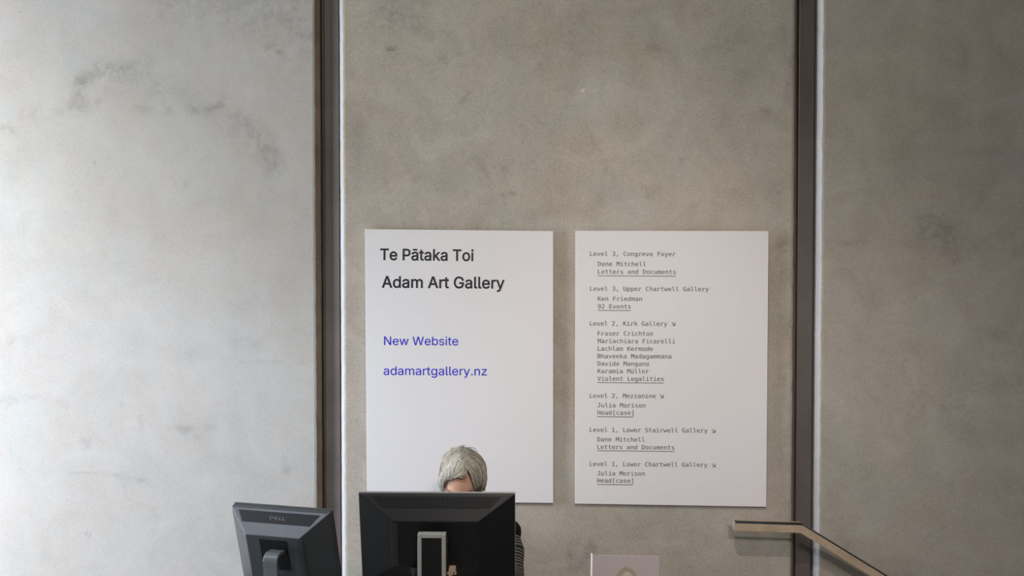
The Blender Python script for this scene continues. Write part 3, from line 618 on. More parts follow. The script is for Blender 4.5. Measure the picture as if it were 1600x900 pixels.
def poster(label, corners):
    pts = [at(px, py, PY) for px, py in corners]       # TL TR BR BL
    base = (pts[2] + pts[3]) / 2
    root = empty('wall_poster', (base.x, PY + THK, base.z))
    tag(root, label, 'poster')
    loc = [p - root.location for p in pts]
    bm = bmesh.new()
    prism(bm, [Vector((p.x, -THK, p.z)) for p in loc], [Vector((p.x, 0, p.z)) for p in loc])
    obj('board', bm, M_board, root, bevel=0.0008)
    c = sum(loc, Vector()) / 4
    for s in (0.35, -0.35):
        bm = bmesh.new()
        box(bm, (c.x - 0.30, -0.0005, c.z + s - 0.02), (c.x + 0.30, WALL - root.location.y + 0.001, c.z + s + 0.02))
        obj('hanging_batten', bm, M_core, root)
    # plane whose local x,y are the poster's x,z and z points at the viewer
    Mp = Matrix(((1, 0, 0, 0), (0, 0, -1, -THK - 0.0002), (0, 1, 0, 0), (0, 0, 0, 1)))

    def uv(px, py):
        q = at(px, py, PY) - root.location
        return (q.x, q.z)
    return root, Mp, uv


PXM = PY / FPX * 1.0        # metres per pixel on the boards
root, Mp, uv = poster('white poster with large black heading and blue web address behind the person',
                      [(570, 358), (864.3, 361), (864.3, 786), (573.2, 782.5)])
for ln in (('Te Pātaka Toi', uv(593.8, 406), uv(739.7, 407.7), 18.2 * PXM), ('Adam Art Gallery', uv(596.6, 449.2), uv(788.2, 450.8), 18.5 * PXM)):
    lettering('heading_lettering', [ln], BOLD, M_ink, root, Mp)['label'] = 'black heading lettering'
for ln in (('New Website', uv(600, 539), uv(715.7, 539.6), 13.4 * PXM), ('adamartgallery.nz', uv(599.3, 585.8), uv(760.5, 586.6), 13.6 * PXM)):
    lettering('address_lettering', [ln], SANS, M_blue, root, Mp)['label'] = 'blue web address lettering'

root, Mp, uv = poster('white poster listing gallery levels and artists in small grey type beside the steel joint',
                      [(899, 360.5), (1201, 361), (1197.3, 792), (898.3, 787)])
CH = 6.7
L = [('Level 3, Congreve Foyer', 921.8, 399.7, 1055.3, 400.3), ('Dane Mitchell', 934.2, 415.6, 1008.8, 415.9),
     ('Letters and Documents', 934.2, 427.7, 1055.8, 428.2), ('Level 3, Upper Chartwell Gallery', 921.8, 454.3, 1107.3, 455),
     ('Ken Friedman', 934, 470, 1003, 470.3), ('92 Events', 934, 482, 985.4, 482.2),
     ('Level 2, Kirk Gallery', 921.6, 508.6, 1042.2, 509.2), ('Fraser Crichton', 933.8, 524.2, 1020, 524.6),
     ('Mariachiara Ficarelli', 933.8, 536, 1054.7, 536.6), ('Lachlan Kermode', 933.8, 547.8, 1019.8, 548.3),
     ('Bhaveeka Madagammana', 933.6, 559.6, 1048.6, 560.2), ('Davide Mangano', 933.6, 571.3, 1013.8, 571.8),
     ('Karamia Müller', 933.6, 583, 1013.6, 583.4), ('Violent Legalities', 933.5, 594.8, 1036.8, 595.4),
     ('Level 2, Mezzanine', 921.5, 621.4, 1024.4, 622), ('Julia Morison', 933.3, 636.3, 1008.3, 636.8),
     ('Head[case]', 933.3, 648, 989.6, 648.3), ('Level 1, Lower Stairwell Gallery', 921.5, 674.6, 1105.2, 676),
     ('Dane Mitchell', 933.3, 689.6, 1007, 690.2), ('Letters and Documents', 933.3, 701.4, 1053.4, 702.5),
     ('Level 1, Lower Chartwell Gallery', 921.5, 727.9, 1105, 729.5), ('Julia Morison', 933.2, 742.7, 1007.4, 743.3),
     ('Head[case]', 933.2, 754, 988.8, 754.5)]
lines = [(t, uv(a, b), uv(c, d), CH * PXM) for t, a, b, c, d in L]
ex = []


def seg(a, b, wd):
    a = Vector(uv(*a)); b = Vector(uv(*b)); n = (b - a).normalized(); n = Vector((-n.y, n.x)) * (wd * PXM / 2)
    ex.append([a - n, b - n, b + n, a + n])


for a in ((934, 430.9, 1055.8, 431.6), (934, 485, 985.4, 485.3), (933.4, 597.7, 1036.8, 598.5), (933.2, 651, 989.2, 651.5),
          (933.2, 704.2, 1053.2, 705.4), (933, 757, 988.5, 757.7)):
    seg(a[:2], a[2:], 0.9)
for x, y in ((1049.6, 503.3), (1031, 616.2), (1112.2, 670.7), (1112.2, 724.2)):
    seg((x, y), (x + 4.6, y + 4.8), 0.9); seg((x + 5.1, y + 0.6), (x + 5.1, y + 5.6), 0.9); seg((x + 0.6, y + 5.2), (x + 4.7, y + 5.2), 0.9)
lettering('directory_lettering', lines, MONO, M_type, root, Mp, unit_off=0.0, feet=True, extra=ex)['label'] = 'small grey typewriter lettering'

# ------------------------------------------------------------------ desk
DESK_Z = 0.70
desk = empty('reception_desk', (-0.15, 2.82, 0))
tag(desk, 'dark reception desk standing under the two monitors', 'desk')
bm = bmesh.new(); box(bm, (-1.25, -0.42, DESK_Z - 0.03), (1.15, 0.42, DESK_Z)); obj('worktop', bm, M_desk, desk, bevel=0.003)
for sx in (-1.22, 1.09):
    bm = bmesh.new(); box(bm, (sx, -0.36, 0), (sx + 0.03, 0.36, DESK_Z - 0.03)); obj('side_panel', bm, M_desk, desk, bevel=0.002)
bm = bmesh.new(); box(bm, (-1.19, -0.36, 0.1), (1.09, -0.34, DESK_Z - 0.03)); obj('front_panel', bm, M_desk, desk, bevel=0.002)


# ------------------------------------------------------------------ monitors
def monitor(label, top_mid, yaw, tilt, W, H, T, bz, m_side, m_top, m_bot, bd, matl, bezel, stand, logo_k, logo_mat, vent_right):
    """back of the case faces -y of its own frame (x right as seen from behind)"""
    Rz = Matrix.Rotation(-yaw, 4, 'Z')
    base = Vector(top_mid) + Rz.to_3x3() @ Vector((0, 0.02, 0))
    root = empty('computer_monitor', (base.x, base.y, DESK_Z), -yaw)
    tag(root, label, 'monitor')
    off = Rz.inverted().to_3x3() @ (Vector(top_mid) - Vector(root.location))
    # case frame: origin at the middle of the top back edge, z down the case is negative
    M = Matrix.Translation(off) @ Matrix.Rotation(tilt, 4, 'X')
    h = W / 2

    def P(x, y, z):
        return Vector((x, y, z))
    bm = bmesh.new()
    R0 = [P(-h, T, 0), P(h, T, 0), P(h, T, -H), P(-h, T, -H)]
    R1 = [P(-h, 0, 0), P(h, 0, 0), P(h, 0, -H), P(-h, 0, -H)]
    ix = h - m_side
    R2 = [P(-ix, -bd, -m_top), P(ix, -bd, -m_top), P(ix, -bd, -H + m_bot), P(-ix, -bd, -H + m_bot)]
    V = [[bm.verts.new(p) for p in r] for r in (R0, R1, R2)]
    for a, b in zip(V, V[1:]):
        for i in range(4):
            bm.faces.new((a[i], a[(i + 1) % 4], b[(i + 1) % 4], b[i]))
    bm.faces.new(V[2]); bm.faces.new(V[0][::-1])
    obj('rear_case', bm, matl, root, bevel=0.0022, M=M)
    # screen-side bezel
    bm = bmesh.new()
    e = 0.001; fw = 0.017
    for lo, hi in (((-h - e, T, -fw), (h + e, T + bz, e)), ((-h - e, T, -H - e), (h + e, T + bz, -H + fw)),
                   ((-h - e, T, -H + fw), (-h + fw, T + bz, -fw)), ((h - fw, T, -H + fw), (h + e, T + bz, -fw))):
        box(bm, lo, hi)
    obj('bezel', bm, bezel, root, bevel=0.0015, M=M)
    bm = bmesh.new(); box(bm, (-h + fw, T, -H + fw), (h - fw, T + bz * 0.7, -fw)); obj('screen', bm, M_screen, root, M=M)

    # smooth logo band on the upper slope
    def slope(t, s, o=0.0):          # t down the slope, s -1..1 across
        y = -bd * t; z = -m_top * t
        n = Vector((0, -m_top, bd)).normalized()
        half = h - m_side * t
        return Vector((half * s, y, z)) + n * o
    t0, t1 = 0.10, 0.53
    bm = bmesh.new()
    inset = 0.019 * logo_k
    a = []
    for t, sg in ((t0, -1), (t0, 1), (t1, 1), (t1, -1)):
        half = h - m_side * t
        a.append((t, sg * (half - inset * (1.7 if t == t0 else 1.0)) / half))
    prism(bm, [slope(t, s, -0.001) for t, s in a], [slope(t, s, 0.0006) for t, s in a])
    obj('logo_band', bm, M_gloss, root, M=M)
    # raised maker's lettering, second letter tipped on its corner
    bm = bmesh.new()
    Ls = 0.021 * logo_k; pitch = 0.0265 * logo_k

    def lq(cx, quad, rot=0.0):
        pts = []
        for (x, y) in quad:
            c, s_ = math.cos(rot), math.sin(rot)
            X = cx + (x * c - y * s_) * Ls; Y = (x * s_ + y * c) * Ls
            pts.append((X, Y))
        tm = (t0 + t1) / 2
        sl = math.hypot(bd, m_top)

        def S(X, Y, o):
            t = tm - Y / sl
            return slope(t, X / (h - m_side * t), o)
        prism(bm, [S(X, Y, 0.0) for X, Y in pts], [S(X, Y, 0.0014) for X, Y in pts])
    x0 = -0.030 * logo_k
    lq(x0, [(-.5, -.42), (-.3, -.42), (-.3, .42), (-.5, .42)])
    arc = [(-.3 + .72 * math.cos(a_), .42 * math.sin(a_)) for a_ in np.linspace(-PI / 2, PI / 2, 9)]
    arc2 = [(-.3 + .50 * math.cos(a_), .26 * math.sin(a_)) for a_ in np.linspace(-PI / 2, PI / 2, 9)]
    for k in range(8):
        lq(x0, [arc2[k], arc[k], arc[k + 1], arc2[k + 1]])
    r = math.radians(40)
    for q in ([(-.42, -.42), (-.24, -.42), (-.24, .42), (-.42, .42)], [(-.24, .26), (.40, .26), (.40, .42), (-.24, .42)],
              [(-.24, -.08), (.40, -.08), (.40, .08), (-.24, .08)], [(-.24, -.42), (.40, -.42), (.40, -.26), (-.24, -.26)]):
        lq(x0 + pitch * .93, q, r)
    for k in (1.85, 2.55):
        lq(x0 + pitch * k, [(-.4, -.42), (-.18, -.42), (-.18, .42), (-.4, .42)])
        lq(x0 + pitch * k, [(-.18, -.42), (.28, -.42), (.28, -.24), (-.18, -.24)])
    obj('logo_lettering', bm, logo_mat, root, M=M)['label'] = 'raised maker lettering on the smooth band'
    # vent down one slope edge
    sg = 1 if vent_right else -1
    bm = bmesh.new()
    zt, zb = -m_top - 0.004, -H + m_bot + 0.004
    n = 30
    for k in range(n):
        z = zt + (zb - zt) * (k + 0.5) / n; dz = abs(zb - zt) / n * 0.32
        box(bm, (sg * ix - 0.011 if sg < 0 else sg * ix - 0.013, -bd - 0.0012, z - dz), (sg * ix + 0.013 if sg < 0 else sg * ix + 0.011, -bd + 0.004, z + dz))
    obj('vent', bm, M_vent, root, M=M)
    if stand == 'column':
        zc = stand_top
        # silver-framed column that carries the case
        sw, fr = 0.0445, 0.0125
        z1 = zc; z0 = 0.012
        yb = off.y - bd - 0.050
        bm = bmesh.new()
        for lo, hi in (((-sw, yb, z0), (-sw + fr, yb + 0.030, z1)), ((sw - fr, yb, z0), (sw, yb + 0.030, z1)),
                       ((-sw + fr, yb, z1 - fr), (sw - fr, yb + 0.030, z1))):
            box(bm, lo, hi)
        bmesh.ops.translate(bm, verts=bm.verts[:], vec=(stand_x, 0, 0))
        obj('column_frame', bm, M_silver, root, bevel=0.0015)['label'] = 'silver column frame'
        bm = bmesh.new(); box(bm, (-sw + fr + stand_x, yb + 0.004, z0), (sw - fr + stand_x, yb + 0.028, z1 - fr))
        obj('column_panel', bm, M_black, root)
        bm = bmesh.new(); box(bm, (-0.05 + stand_x, yb + 0.028, z1 - 0.13), (0.05 + stand_x, off.y - bd + 0.06, z1 - 0.03))
        obj('mounting_block', bm, M_black, root, bevel=0.003)
        bm = bmesh.new()
        loop = [(0.13 * math.copysign(abs(math.cos(t)) ** .5, math.cos(t)) + stand_x, yb + 0.05 + 0.10 * math.copysign(abs(math.sin(t)) ** .5, math.sin(t))) for t in np.linspace(0, 2 * PI, 40, endpoint=False)]
        prism(bm, [(x, y, 0) for x, y in loop], [(x, y, 0.013) for x, y in loop])
        obj('base', bm, M_silver, root, bevel=0.003)
    else:
        # bent steel strap: out of the mounting plate, over and down to the foot
        zp = -m_top - 0.012
        bm = bmesh.new(); box(bm, (-0.052, -bd - 0.0016, zp - 0.115), (0.052, -bd + 0.001, zp)); obj('mounting_plate', bm, M_gloss, root, bevel=0.001, M=M)
        c = M @ Vector((0, -bd, zp - 0.046))
        path = [(c.y + 0.004, c.z - 0.004)]
        rr = 0.014
        yb = c.y - 0.048
        path += [(c.y - 0.012, c.z - 0.002), (yb + rr + 0.004, c.z - 0.001)]
        for a_ in np.linspace(PI / 2, PI, 7)[1:]:
            path.append((yb + rr + rr * math.cos(a_), c.z - 0.001 - rr + rr * math.sin(a_)))
        path += [(yb + 0.003, 0.13), (yb + 0.010, 0.014)]
        bm = bmesh.new()
        hw = 0.026; th = 0.012
        prof = []
        for i, (y, z) in enumerate(path):
            a = path[max(i - 1, 0)]; b2 = path[min(i + 1, len(path) - 1)]
            t = Vector((b2[0] - a[0], b2[1] - a[1])).normalized(); nn = Vector((-t.y, t.x)) * -1
            prof.append(((y, z), (y - nn.x * th * -1, z - nn.y * th * -1)))
        rings = []
        for (o_, i_) in prof:
            rings.append([bm.verts.new(p) for p in ((-hw, o_[0], o_[1]), (hw, o_[0], o_[1]), (hw, i_[0], i_[1]), (-hw, i_[0], i_[1]))])
        for a, b2 in zip(rings, rings[1:]):
            for k in range(4):
                bm.faces.new((a[k], a[(k + 1) % 4], b2[(k + 1) % 4], b2[k]))
        bm.faces.new(rings[0][::-1]); bm.faces.new(rings[-1])
        bmesh.ops.translate(bm, verts=bm.verts[:], vec=(0.016, 0, 0))
        obj('stand_strap', bm, M_stand, root, bevel=0.0015)['label'] = 'grey bent metal strap'
        bm = bmesh.new()
        loop = [(0.105 * math.cos(t), yb + 0.03 + 0.085 * math.sin(t)) for t in np.linspace(0, 2 * PI, 40, endpoint=False)]
        prism(bm, [(x, y, 0) for x, y in loop], [(x, y, 0.014) for x, y in loop])
        obj('base', bm, M_stand, root, bevel=0.003)
    return root, M, off


def plug(name, px, py, y, s, matl, root, Mloc_inv, label):
    """monitor cable plug: hood with thumbscrews and strain relief, hanging down"""
    c = Mloc_inv @ at(px, py, y)
    bm = bmesh.new()
    box(bm, (-.017 * s, -.008, -.020 * s), (.017 * s, .008, 0))
    prism(bm, [(-.017 * s, -.007, -.020 * s), (.010 * s, -.007, -.020 * s), (.008 * s, -.007, -.030 * s), (-.013 * s, -.007, -.030 * s)],
          [(-.017 * s, .007, -.020 * s), (.010 * s, .007, -.020 * s), (.008 * s, .007, -.030 * s), (-.013 * s, .007, -.030 * s)])
    box(bm, (.011 * s, -.004, -.031 * s), (.019 * s, .004, -.019 * s))
    tube(bm, [(-.002 * s, 0, -.029 * s), (-.002 * s, 0, -.045 * s), (-.001 * s, .003, -.075 * s), (.004 * s, .02, -.12 * s), (.004 * s, .05, -.15 * s)],
         [.007 * s, .006 * s, .0045 * s, .0045 * s, .0045 * s], 10)
    box(bm, (-.014 * s, .004, -.012 * s), (.014 * s, .03, -.002 * s))
    bmesh.ops.translate(bm, verts=bm.verts[:], vec=c)
    o = obj(name, bm, matl, root, bevel=0.001)
    if label:
        o['label'] = label
    return o


stand_top, stand_x = 0.0, 0.0
TOPC = (-0.2466, 2.9077, 1.1065)
_q = at(676, 831, 2.84)
stand_top = _q.z - DESK_Z; stand_x = _q.x - (-0.2466) + 0.001
mon, Mm, off = monitor('black monitor seen from behind on a silver framed column in front of the person', TOPC, math.radians(1.24), math.radians(11.8),
                       0.512, 0.325, 0.007, 0.010, 0.118, 0.076, 0.085, 0.045, M_black, M_bezel, 'column', 1.0, M_emboss, False)
bpy.context.view_layer.update()
plug('video_plug', 705, 884.5, 2.90, 0.9, M_plug, mon, mon.matrix_world.inverted(), 'beige cable plug')
plug('power_plug', 647.5, 888.5, 2.90, 0.6, M_vent, mon, mon.matrix_world.inverted(), None)
mon2, Mm2, off2 = monitor('smaller tilted black monitor on a bent metal strap by the left steel joint', (-0.804, 3.081, 1.007), math.radians(14.5), math.radians(15.5),
                          0.375, 0.300, 0.018, 0.0105, 0.086, 0.062, 0.066, 0.0715, M_black2, M_black2, 'strap', 0.70, M_logo, True)

# ------------------------------------------------------------------ person


def blob_mesh(parts, voxel, smooth_it=4):
    """one continuous skin from overlapping tapered limbs and shaped meshes"""
    bm = bmesh.new()
    for kind, data in parts:
        if kind == 'limb':
            pts, rad = data
            P, R = [], []
            for i in range(len(pts) - 1):
                for k in range(6):
                    t = k / 6
                    P.append(Vector(pts[i]).lerp(Vector(pts[i + 1]), t)); R.append(rad[i] * (1 - t) + rad[i + 1] * t)
            P.append(Vector(pts[-1])); R.append(rad[-1])
            tube(bm, P, R, 16)
            for p, r in ((pts[0], rad[0]), (pts[-1], rad[-1])) + tuple(zip(pts[1:-1], rad[1:-1])):
                g = bmesh.ops.create_icosphere(bm, subdivisions=2, radius=r * 0.995)['verts']
                bmesh.ops.translate(bm, verts=g, vec=p)
        elif kind == 'ell':
            c, r, rot = data
            g = bmesh.ops.create_icosphere(bm, subdivisions=3, radius=1.0)['verts']
            Mx = Matrix.Translation(c) @ Euler(rot).to_matrix().to_4x4() @ Matrix.Diagonal((*r, 1))
            bmesh.ops.transform(bm, matrix=Mx, verts=g)
        else:
            tmp = bpy.data.meshes.new('t'); data.to_mesh(tmp); bm.from_mesh(tmp); bpy.data.meshes.remove(tmp); data.free()
    bmesh.ops.recalc_face_normals(bm, faces=bm.faces[:])
    me = bpy.data.meshes.new('tmp'); bm.to_mesh(me); bm.free()
    o = bpy.data.objects.new('tmp', me); COL.objects.link(o)
    r = o.modifiers.new('r', 'REMESH'); r.mode = 'VOXEL'; r.voxel_size = voxel
    s = o.modifiers.new('s', 'SMOOTH'); s.iterations = smooth_it; s.factor = 0.5
    bpy.context.view_layer.update()
    out = bpy.data.meshes.new_from_object(o.evaluated_get(bpy.context.evaluated_depsgraph_get()))
    bpy.data.objects.remove(o); bpy.data.meshes.remove(me)
    out.polygons.foreach_set('use_smooth', [True] * len(out.polygons))
    return out


def mesh_obj(name, me, matl, parent, shift=None):
    me.name = name; me.materials.clear(); me.materials.append(matl)
    if shift is not None:
        me.transform(Matrix.Translation(shift))
    return link(bpy.data.objects.new(name, me), parent)


HEAD_Y = 3.42
hc = at(723, 753, HEAD_Y)                      # middle of the skull
HT = math.radians(26); HYAW = math.radians(-7)
MH = Matrix.Translation(hc) @ Matrix.Rotation(HYAW, 4, 'Z') @ Matrix.Rotation(HT, 4, 'X')


def head_bm():
    bm = bmesh.new()
    bmesh.ops.create_uvsphere(bm, u_segments=72, v_segments=56, radius=1.0)
    for v in bm.verts:
        d = v.co.normalized(); x, y, z = d
        rx, ry, rz = 0.0735, 0.094, 0.112
        p = Vector((x * rx, y * ry, z * rz))
        if z < 0:                              # jaw narrows, back of the skull tucks in
            k = -z
            p.x *= 1 - 0.30 * k ** 1.6
            if y > 0:
                p.y *= 1 - 0.45 * k
        fwd = max(0.0, -y)

        def g(cx, cz, sx, sz):
            return math.exp(-((p.x - cx) / sx) ** 2 - ((p.z - cz) / sz) ** 2) * (fwd ** 1.2)
        dy = 0
        dy -= 0.022 * g(0, -0.028, 0.011, 0.016) + 0.010 * g(0, -0.006, 0.008, 0.022)      # nose
        dy -= 0.005 * g(0.014, -0.034, 0.007, 0.007) + 0.005 * g(-0.014, -0.034, 0.007, 0.007)
        dy += 0.011 * g(0.031, 0.004, 0.015, 0.011) + 0.011 * g(-0.031, 0.004, 0.015, 0.011)  # sockets
        dy -= 0.005 * g(0.030, 0.026, 0.022, 0.009) + 0.005 * g(-0.030, 0.026, 0.022, 0.009)  # brow
        dy -= 0.006 * g(0, -0.058, 0.022, 0.006) + 0.006 * g(0, -0.071, 0.019, 0.006) - 0.004 * g(0, -0.0645, 0.024, 0.0025)
        dy -= 0.010 * g(0, -0.098, 0.020, 0.014)                                            # chin
        dy -= 0.004 * g(0.042, -0.028, 0.018, 0.018) + 0.004 * g(-0.042, -0.028, 0.018, 0.018)
        p.y += dy
        v.co = p
    for s in (-1, 1):                          # ears
        pts = [Vector((s * (0.071 + 0.010 * math.sin(a) ** 2), 0.014 + 0.014 * math.cos(a) + 0.006 * math.sin(a), -0.012 + 0.031 * math.sin(a))) for a in np.linspace(-PI * 0.75, PI * 0.8, 14)]
        tube(bm, pts, [0.0065] * 14, 8)
        g = bmesh.ops.create_icosphere(bm, subdivisions=2, radius=1)['verts']
        bmesh.ops.transform(bm, matrix=Matrix.Translation((s * 0.072, 0.014, -0.014)) @ Matrix.Diagonal((0.006, 0.015, 0.028, 1)), verts=g)
    bmesh.ops.transform(bm, matrix=MH, verts=bm.verts[:])
    return bm


def hand(side, wrist, tip_dir, palm_down=(0, 0, -1)):
    """palm, four unequal bent fingers and a thumb off the side of the palm"""
    f = Vector(tip_dir).normalized(); dn = Vector(palm_down)
    dn = (dn - f * dn.dot(f)).normalized()
    s = f.cross(dn) * side                     # towards the thumb
    wv = Vector(wrist)
    out = []
    for k in range(4):
        o = (1.5 - k) * 0.0185
        out.append(('limb', ([wv - s * 0 + s * o * 0.55, wv + f * 0.045 + s * o * 0.9 + dn * 0.002, wv + f * 0.085 + s * o], [0.016, 0.0145, 0.0115])))
        ln = (0.070, 0.078, 0.073, 0.058)[k]
        b0 = wv + f * 0.085 + s * o
        b1 = b0 + f * ln * 0.45 + dn * ln * 0.10 + s * o * 0.12
        b2 = b1 + f * ln * 0.26 + dn * ln * 0.22
        b3 = b2 + f * ln * 0.14 + dn * ln * 0.24
        out.append(('limb', ([b0, b1, b2, b3], [0.0100, 0.0088, 0.0078, 0.0066])))
    t0 = wv + f * 0.022 + s * 0.022
    t1 = t0 + f * 0.028 + s * 0.026 + dn * 0.006
    t2 = t1 + f * 0.028 + s * 0.008 + dn * 0.004
    t3 = t2 + f * 0.022 - s * 0.002 + dn * 0.004
    out.append(('limb', ([t0, t1, t2, t3], [0.016, 0.0125, 0.0098, 0.0078])))
    return out


TY = 3.55
pel = Vector((hc.x, 3.62, 0.545))
chest = Vector((hc.x, 3.57, 0.80))
neckb = Vector((hc.x, 3.55, 0.915))
sh = {}; el = {}; wr = {}; hip = {}; kn = {}; an = {}
for s in (-1, 1):
    def side(px, py, y):
        p = at(px, py, y); return Vector((hc.x + s * (p.x - hc.x), p.y, p.z))
    sh[s] = side(793, 834, 3.55)
    el[s] = side(800, 902, 3.42)
    wr[s] = Vector((hc.x + s * 0.13, 3.215, 0.735))
    hip[s] = pel + Vector((s * 0.085, 0, -0.01))
    kn[s] = Vector((hc.x + s * 0.12, 3.20, 0.50))
    an[s] = Vector((hc.x + s * 0.12, 3.25, 0.09))
neck_top = MH @ Vector((0, 0.030, -0.06))


def torso(g=0.0):
    return [('limb', ([pel, pel.lerp(chest, 0.5), chest], [0.125 + g, 0.115 + g, 0.125 + g])),
            ('ell', (pel + Vector((0, 0, 0)), (0.175 + g, 0.125 + g, 0.11 + g), (0, 0, 0))),
            ('ell', (chest.lerp(pel, 0.45), (0.145 + g, 0.11 + g, 0.14 + g), (0, 0, 0))),
            ('ell', (chest, (0.168 + g, 0.112 + g, 0.13 + g), (0.15, 0, 0))),
            ('ell', (chest + Vector((-0.07, -0.085, -0.02)), (0.065 + g, 0.055 + g, 0.06 + g), (0, 0, 0))),
            ('ell', (chest + Vector((0.07, -0.085, -0.02)), (0.065 + g, 0.055 + g, 0.06 + g), (0, 0, 0)))] + \
           [('limb', ([neckb + Vector((0, 0.0, -0.03)), sh[s] + Vector((0, 0, 0.005))], [0.060 + g, 0.047 + g])) for s in (-1, 1)]


parts = torso() + [('limb', ([neckb + Vector((0, 0, -0.03)), neckb, neck_top], [0.075, 0.058, 0.050])), ('bm', head_bm())]
for s in (-1, 1):
    parts += [('limb', ([sh[s], sh[s].lerp(el[s], 0.5), el[s]], [0.044, 0.040, 0.036])),
              ('limb', ([el[s], el[s].lerp(wr[s], 0.35), wr[s]], [0.038, 0.037, 0.024])),
              ('limb', ([hip[s], hip[s].lerp(kn[s], 0.5), kn[s]], [0.088, 0.075, 0.055])),
              ('limb', ([kn[s], kn[s].lerp(an[s], 0.3), an[s]], [0.055, 0.054, 0.035])),
              ('limb', ([an[s] + Vector((0, 0.02, -0.04)), an[s] + Vector((0, -0.15, -0.06))], [0.036, 0.026]))]
    parts += hand(s, wr[s], Vector((-s * 0.35, -0.93, -0.02)))
person = empty('person', (pel.x, pel.y, 0))
tag(person, 'person with short silver hair and black top bent down behind the black monitor', 'person')
back = -Vector(person.location)
mesh_obj('body', blob_mesh(parts, 0.0045, 5), M_skin, person, back)

# clothing
mesh_obj('knitted_vest', blob_mesh(torso(0.012) + [('limb', ([sh[s] + Vector((-s * .03, 0, 0)), sh[s] + Vector((s * 0.001, -0.003, -0.006))], [0.054, 0.0555])) for s in (-1, 1)], 0.007, 4), M_knit, person, back)
for s in (-1, 1):
    a, e_, wv = sh[s], el[s], wr[s]
    path = [a + Vector((-s * .006, 0, 0)), a.lerp(e_, .20), a.lerp(e_, .42) + Vector((s * .006, 0, 0)), a.lerp(e_, .72) + Vector((s * .001, 0, 0)), e_, e_.lerp(wv, .35), e_.lerp(wv, .9)]
    me = blob_mesh([('limb', (path, [0.050, 0.052, 0.054, 0.050, 0.048, 0.043, 0.032]))], 0.005, 4)
    co = np.empty(len(me.vertices) * 3, dtype=np.float32); me.vertices.foreach_get('co', co); co = co.reshape(-1, 3)
    best = np.full(len(co), 1e9); al = np.zeros(len(co)); acc = 0.0
    for p, q in zip(path, path[1:]):
        p_, q_ = np.array(p), np.array(q); v = q_ - p_; l = np.linalg.norm(v)
        t = np.clip((co - p_) @ v / (l * l), 0, 1)
        d = np.linalg.norm(co - p_ - t[:, None] * v, axis=1)
        k = d < best; best[k] = d[k]; al[k] = acc + t[k] * l; acc += l
    at_ = me.attributes.new('along', 'FLOAT', 'POINT'); at_.data.foreach_set('value', al.astype(np.float32))
    mesh_obj('sleeve', me, M_stripe, person, back)['label'] = 'black sleeve with thin pale stripes'
leg_parts = [('ell', (pel + Vector((0, 0, -0.02)), (0.192, 0.142, 0.115), (0, 0, 0)))]
for s in (-1, 1):
    leg_parts += [('limb', ([hip[s], hip[s].lerp(kn[s], 0.5), kn[s]], [0.100, 0.088, 0.068])),
                  ('limb', ([kn[s], kn[s].lerp(an[s], 0.3), an[s] + Vector((0, 0, 0.01))], [0.068, 0.068, 0.055]))]
mesh_obj('trousers', blob_mesh(leg_parts, 0.009, 4), M_trouser, person, back)
for s in (-1, 1):
    bmx = bmesh.new()
    me = blob_mesh([('limb', ([an[s] + Vector((0, 0.025, -0.042)), an[s] + Vector((0, -0.08, -0.050)), an[s] + Vector((0, -0.165, -0.056))], [0.046, 0.043, 0.033]))], 0.006, 3)
    bmx.free()
    mesh_obj('shoe', me, M_shoe, person, back)
# eyes and brows
for s in (-1, 1):
    bm = bmesh.new()
    bmesh.ops.create_uvsphere(bm, u_segments=24, v_segments=16, radius=0.0115)
    o = obj('eyeball', bm, [M_eye, M_iris], person, True, M=Matrix.Translation(back) @ MH @ Matrix.Translation((s * 0.031, -0.0735, 0.004)))
    bm = bmesh.new()
    pts = []
    for k in range(9):
        t = k / 8
        x = 0.012 + 0.036 * t
        z = 0.0225 + 0.0022 * math.sin(t * 2.6)
        yy = -0.094 * math.sqrt(max(0, 1 - (x / 0.0735) ** 2 - (z / 0.112) ** 2)) - 0.0045
        pts.append(MH @ Vector((s * x, yy, z)) + back)
    tube(bm, pts, [0.0008, 0.0018, 0.0022, 0.0022, 0.0021, 0.0019, 0.0016, 0.0012, 0.0006], 8)
    obj('eyebrow', bm, M_brow, person, True)

# hair: a close cap over the skull plus swept locks from the parting
HCN = at(722.5, 744, HEAD_Y + 0.005)
HR = Vector((0.0895, 0.118, 0.115))


def proj(p):
    d = Vector(p) - Vector((0, 0, EYE))
    dep = d.y * math.cos(PITCH) - d.z * math.sin(PITCH); up = d.y * math.sin(PITCH) + d.z * math.cos(PITCH)
    return 800 + FPX * d.x / dep, 450 - FPX * up / dep


def hp(px, py, lift=0.0):
    """where the line of sight through a picture spot meets the hair's rounded outer shape"""
    d = ray(px, py); o = Vector((0, 0, EYE)) - HCN
    r = HR * (1 + lift)
    D = Vector((d.x / r.x, d.y / r.y, d.z / r.z)); O = Vector((o.x / r.x, o.y / r.y, o.z / r.z))
    a = D.dot(D); b = O.dot(D); c = O.dot(O) - 1
    disc = b * b - a * c
    if disc >= 0:
        q = O + D * ((-b - math.sqrt(disc)) / a)
    else:
        q = (O + D * (-b / a)).normalized()
    return HCN + Vector((q.x * r.x, q.y * r.y, q.z * r.z))


def hairline(px):
    pts = [(682, 772), (690, 765), (692, 749), (698, 748), (712, 748), (722, 741), (731, 731), (736, 738), (743, 752), (747, 764), (750, 774), (765, 774)]
    for (x0, y0), (x1, y1) in zip(pts, pts[1:]):
        if x0 <= px <= x1:
            return y0 + (y1 - y0) * (px - x0) / (x1 - x0)
    return 774


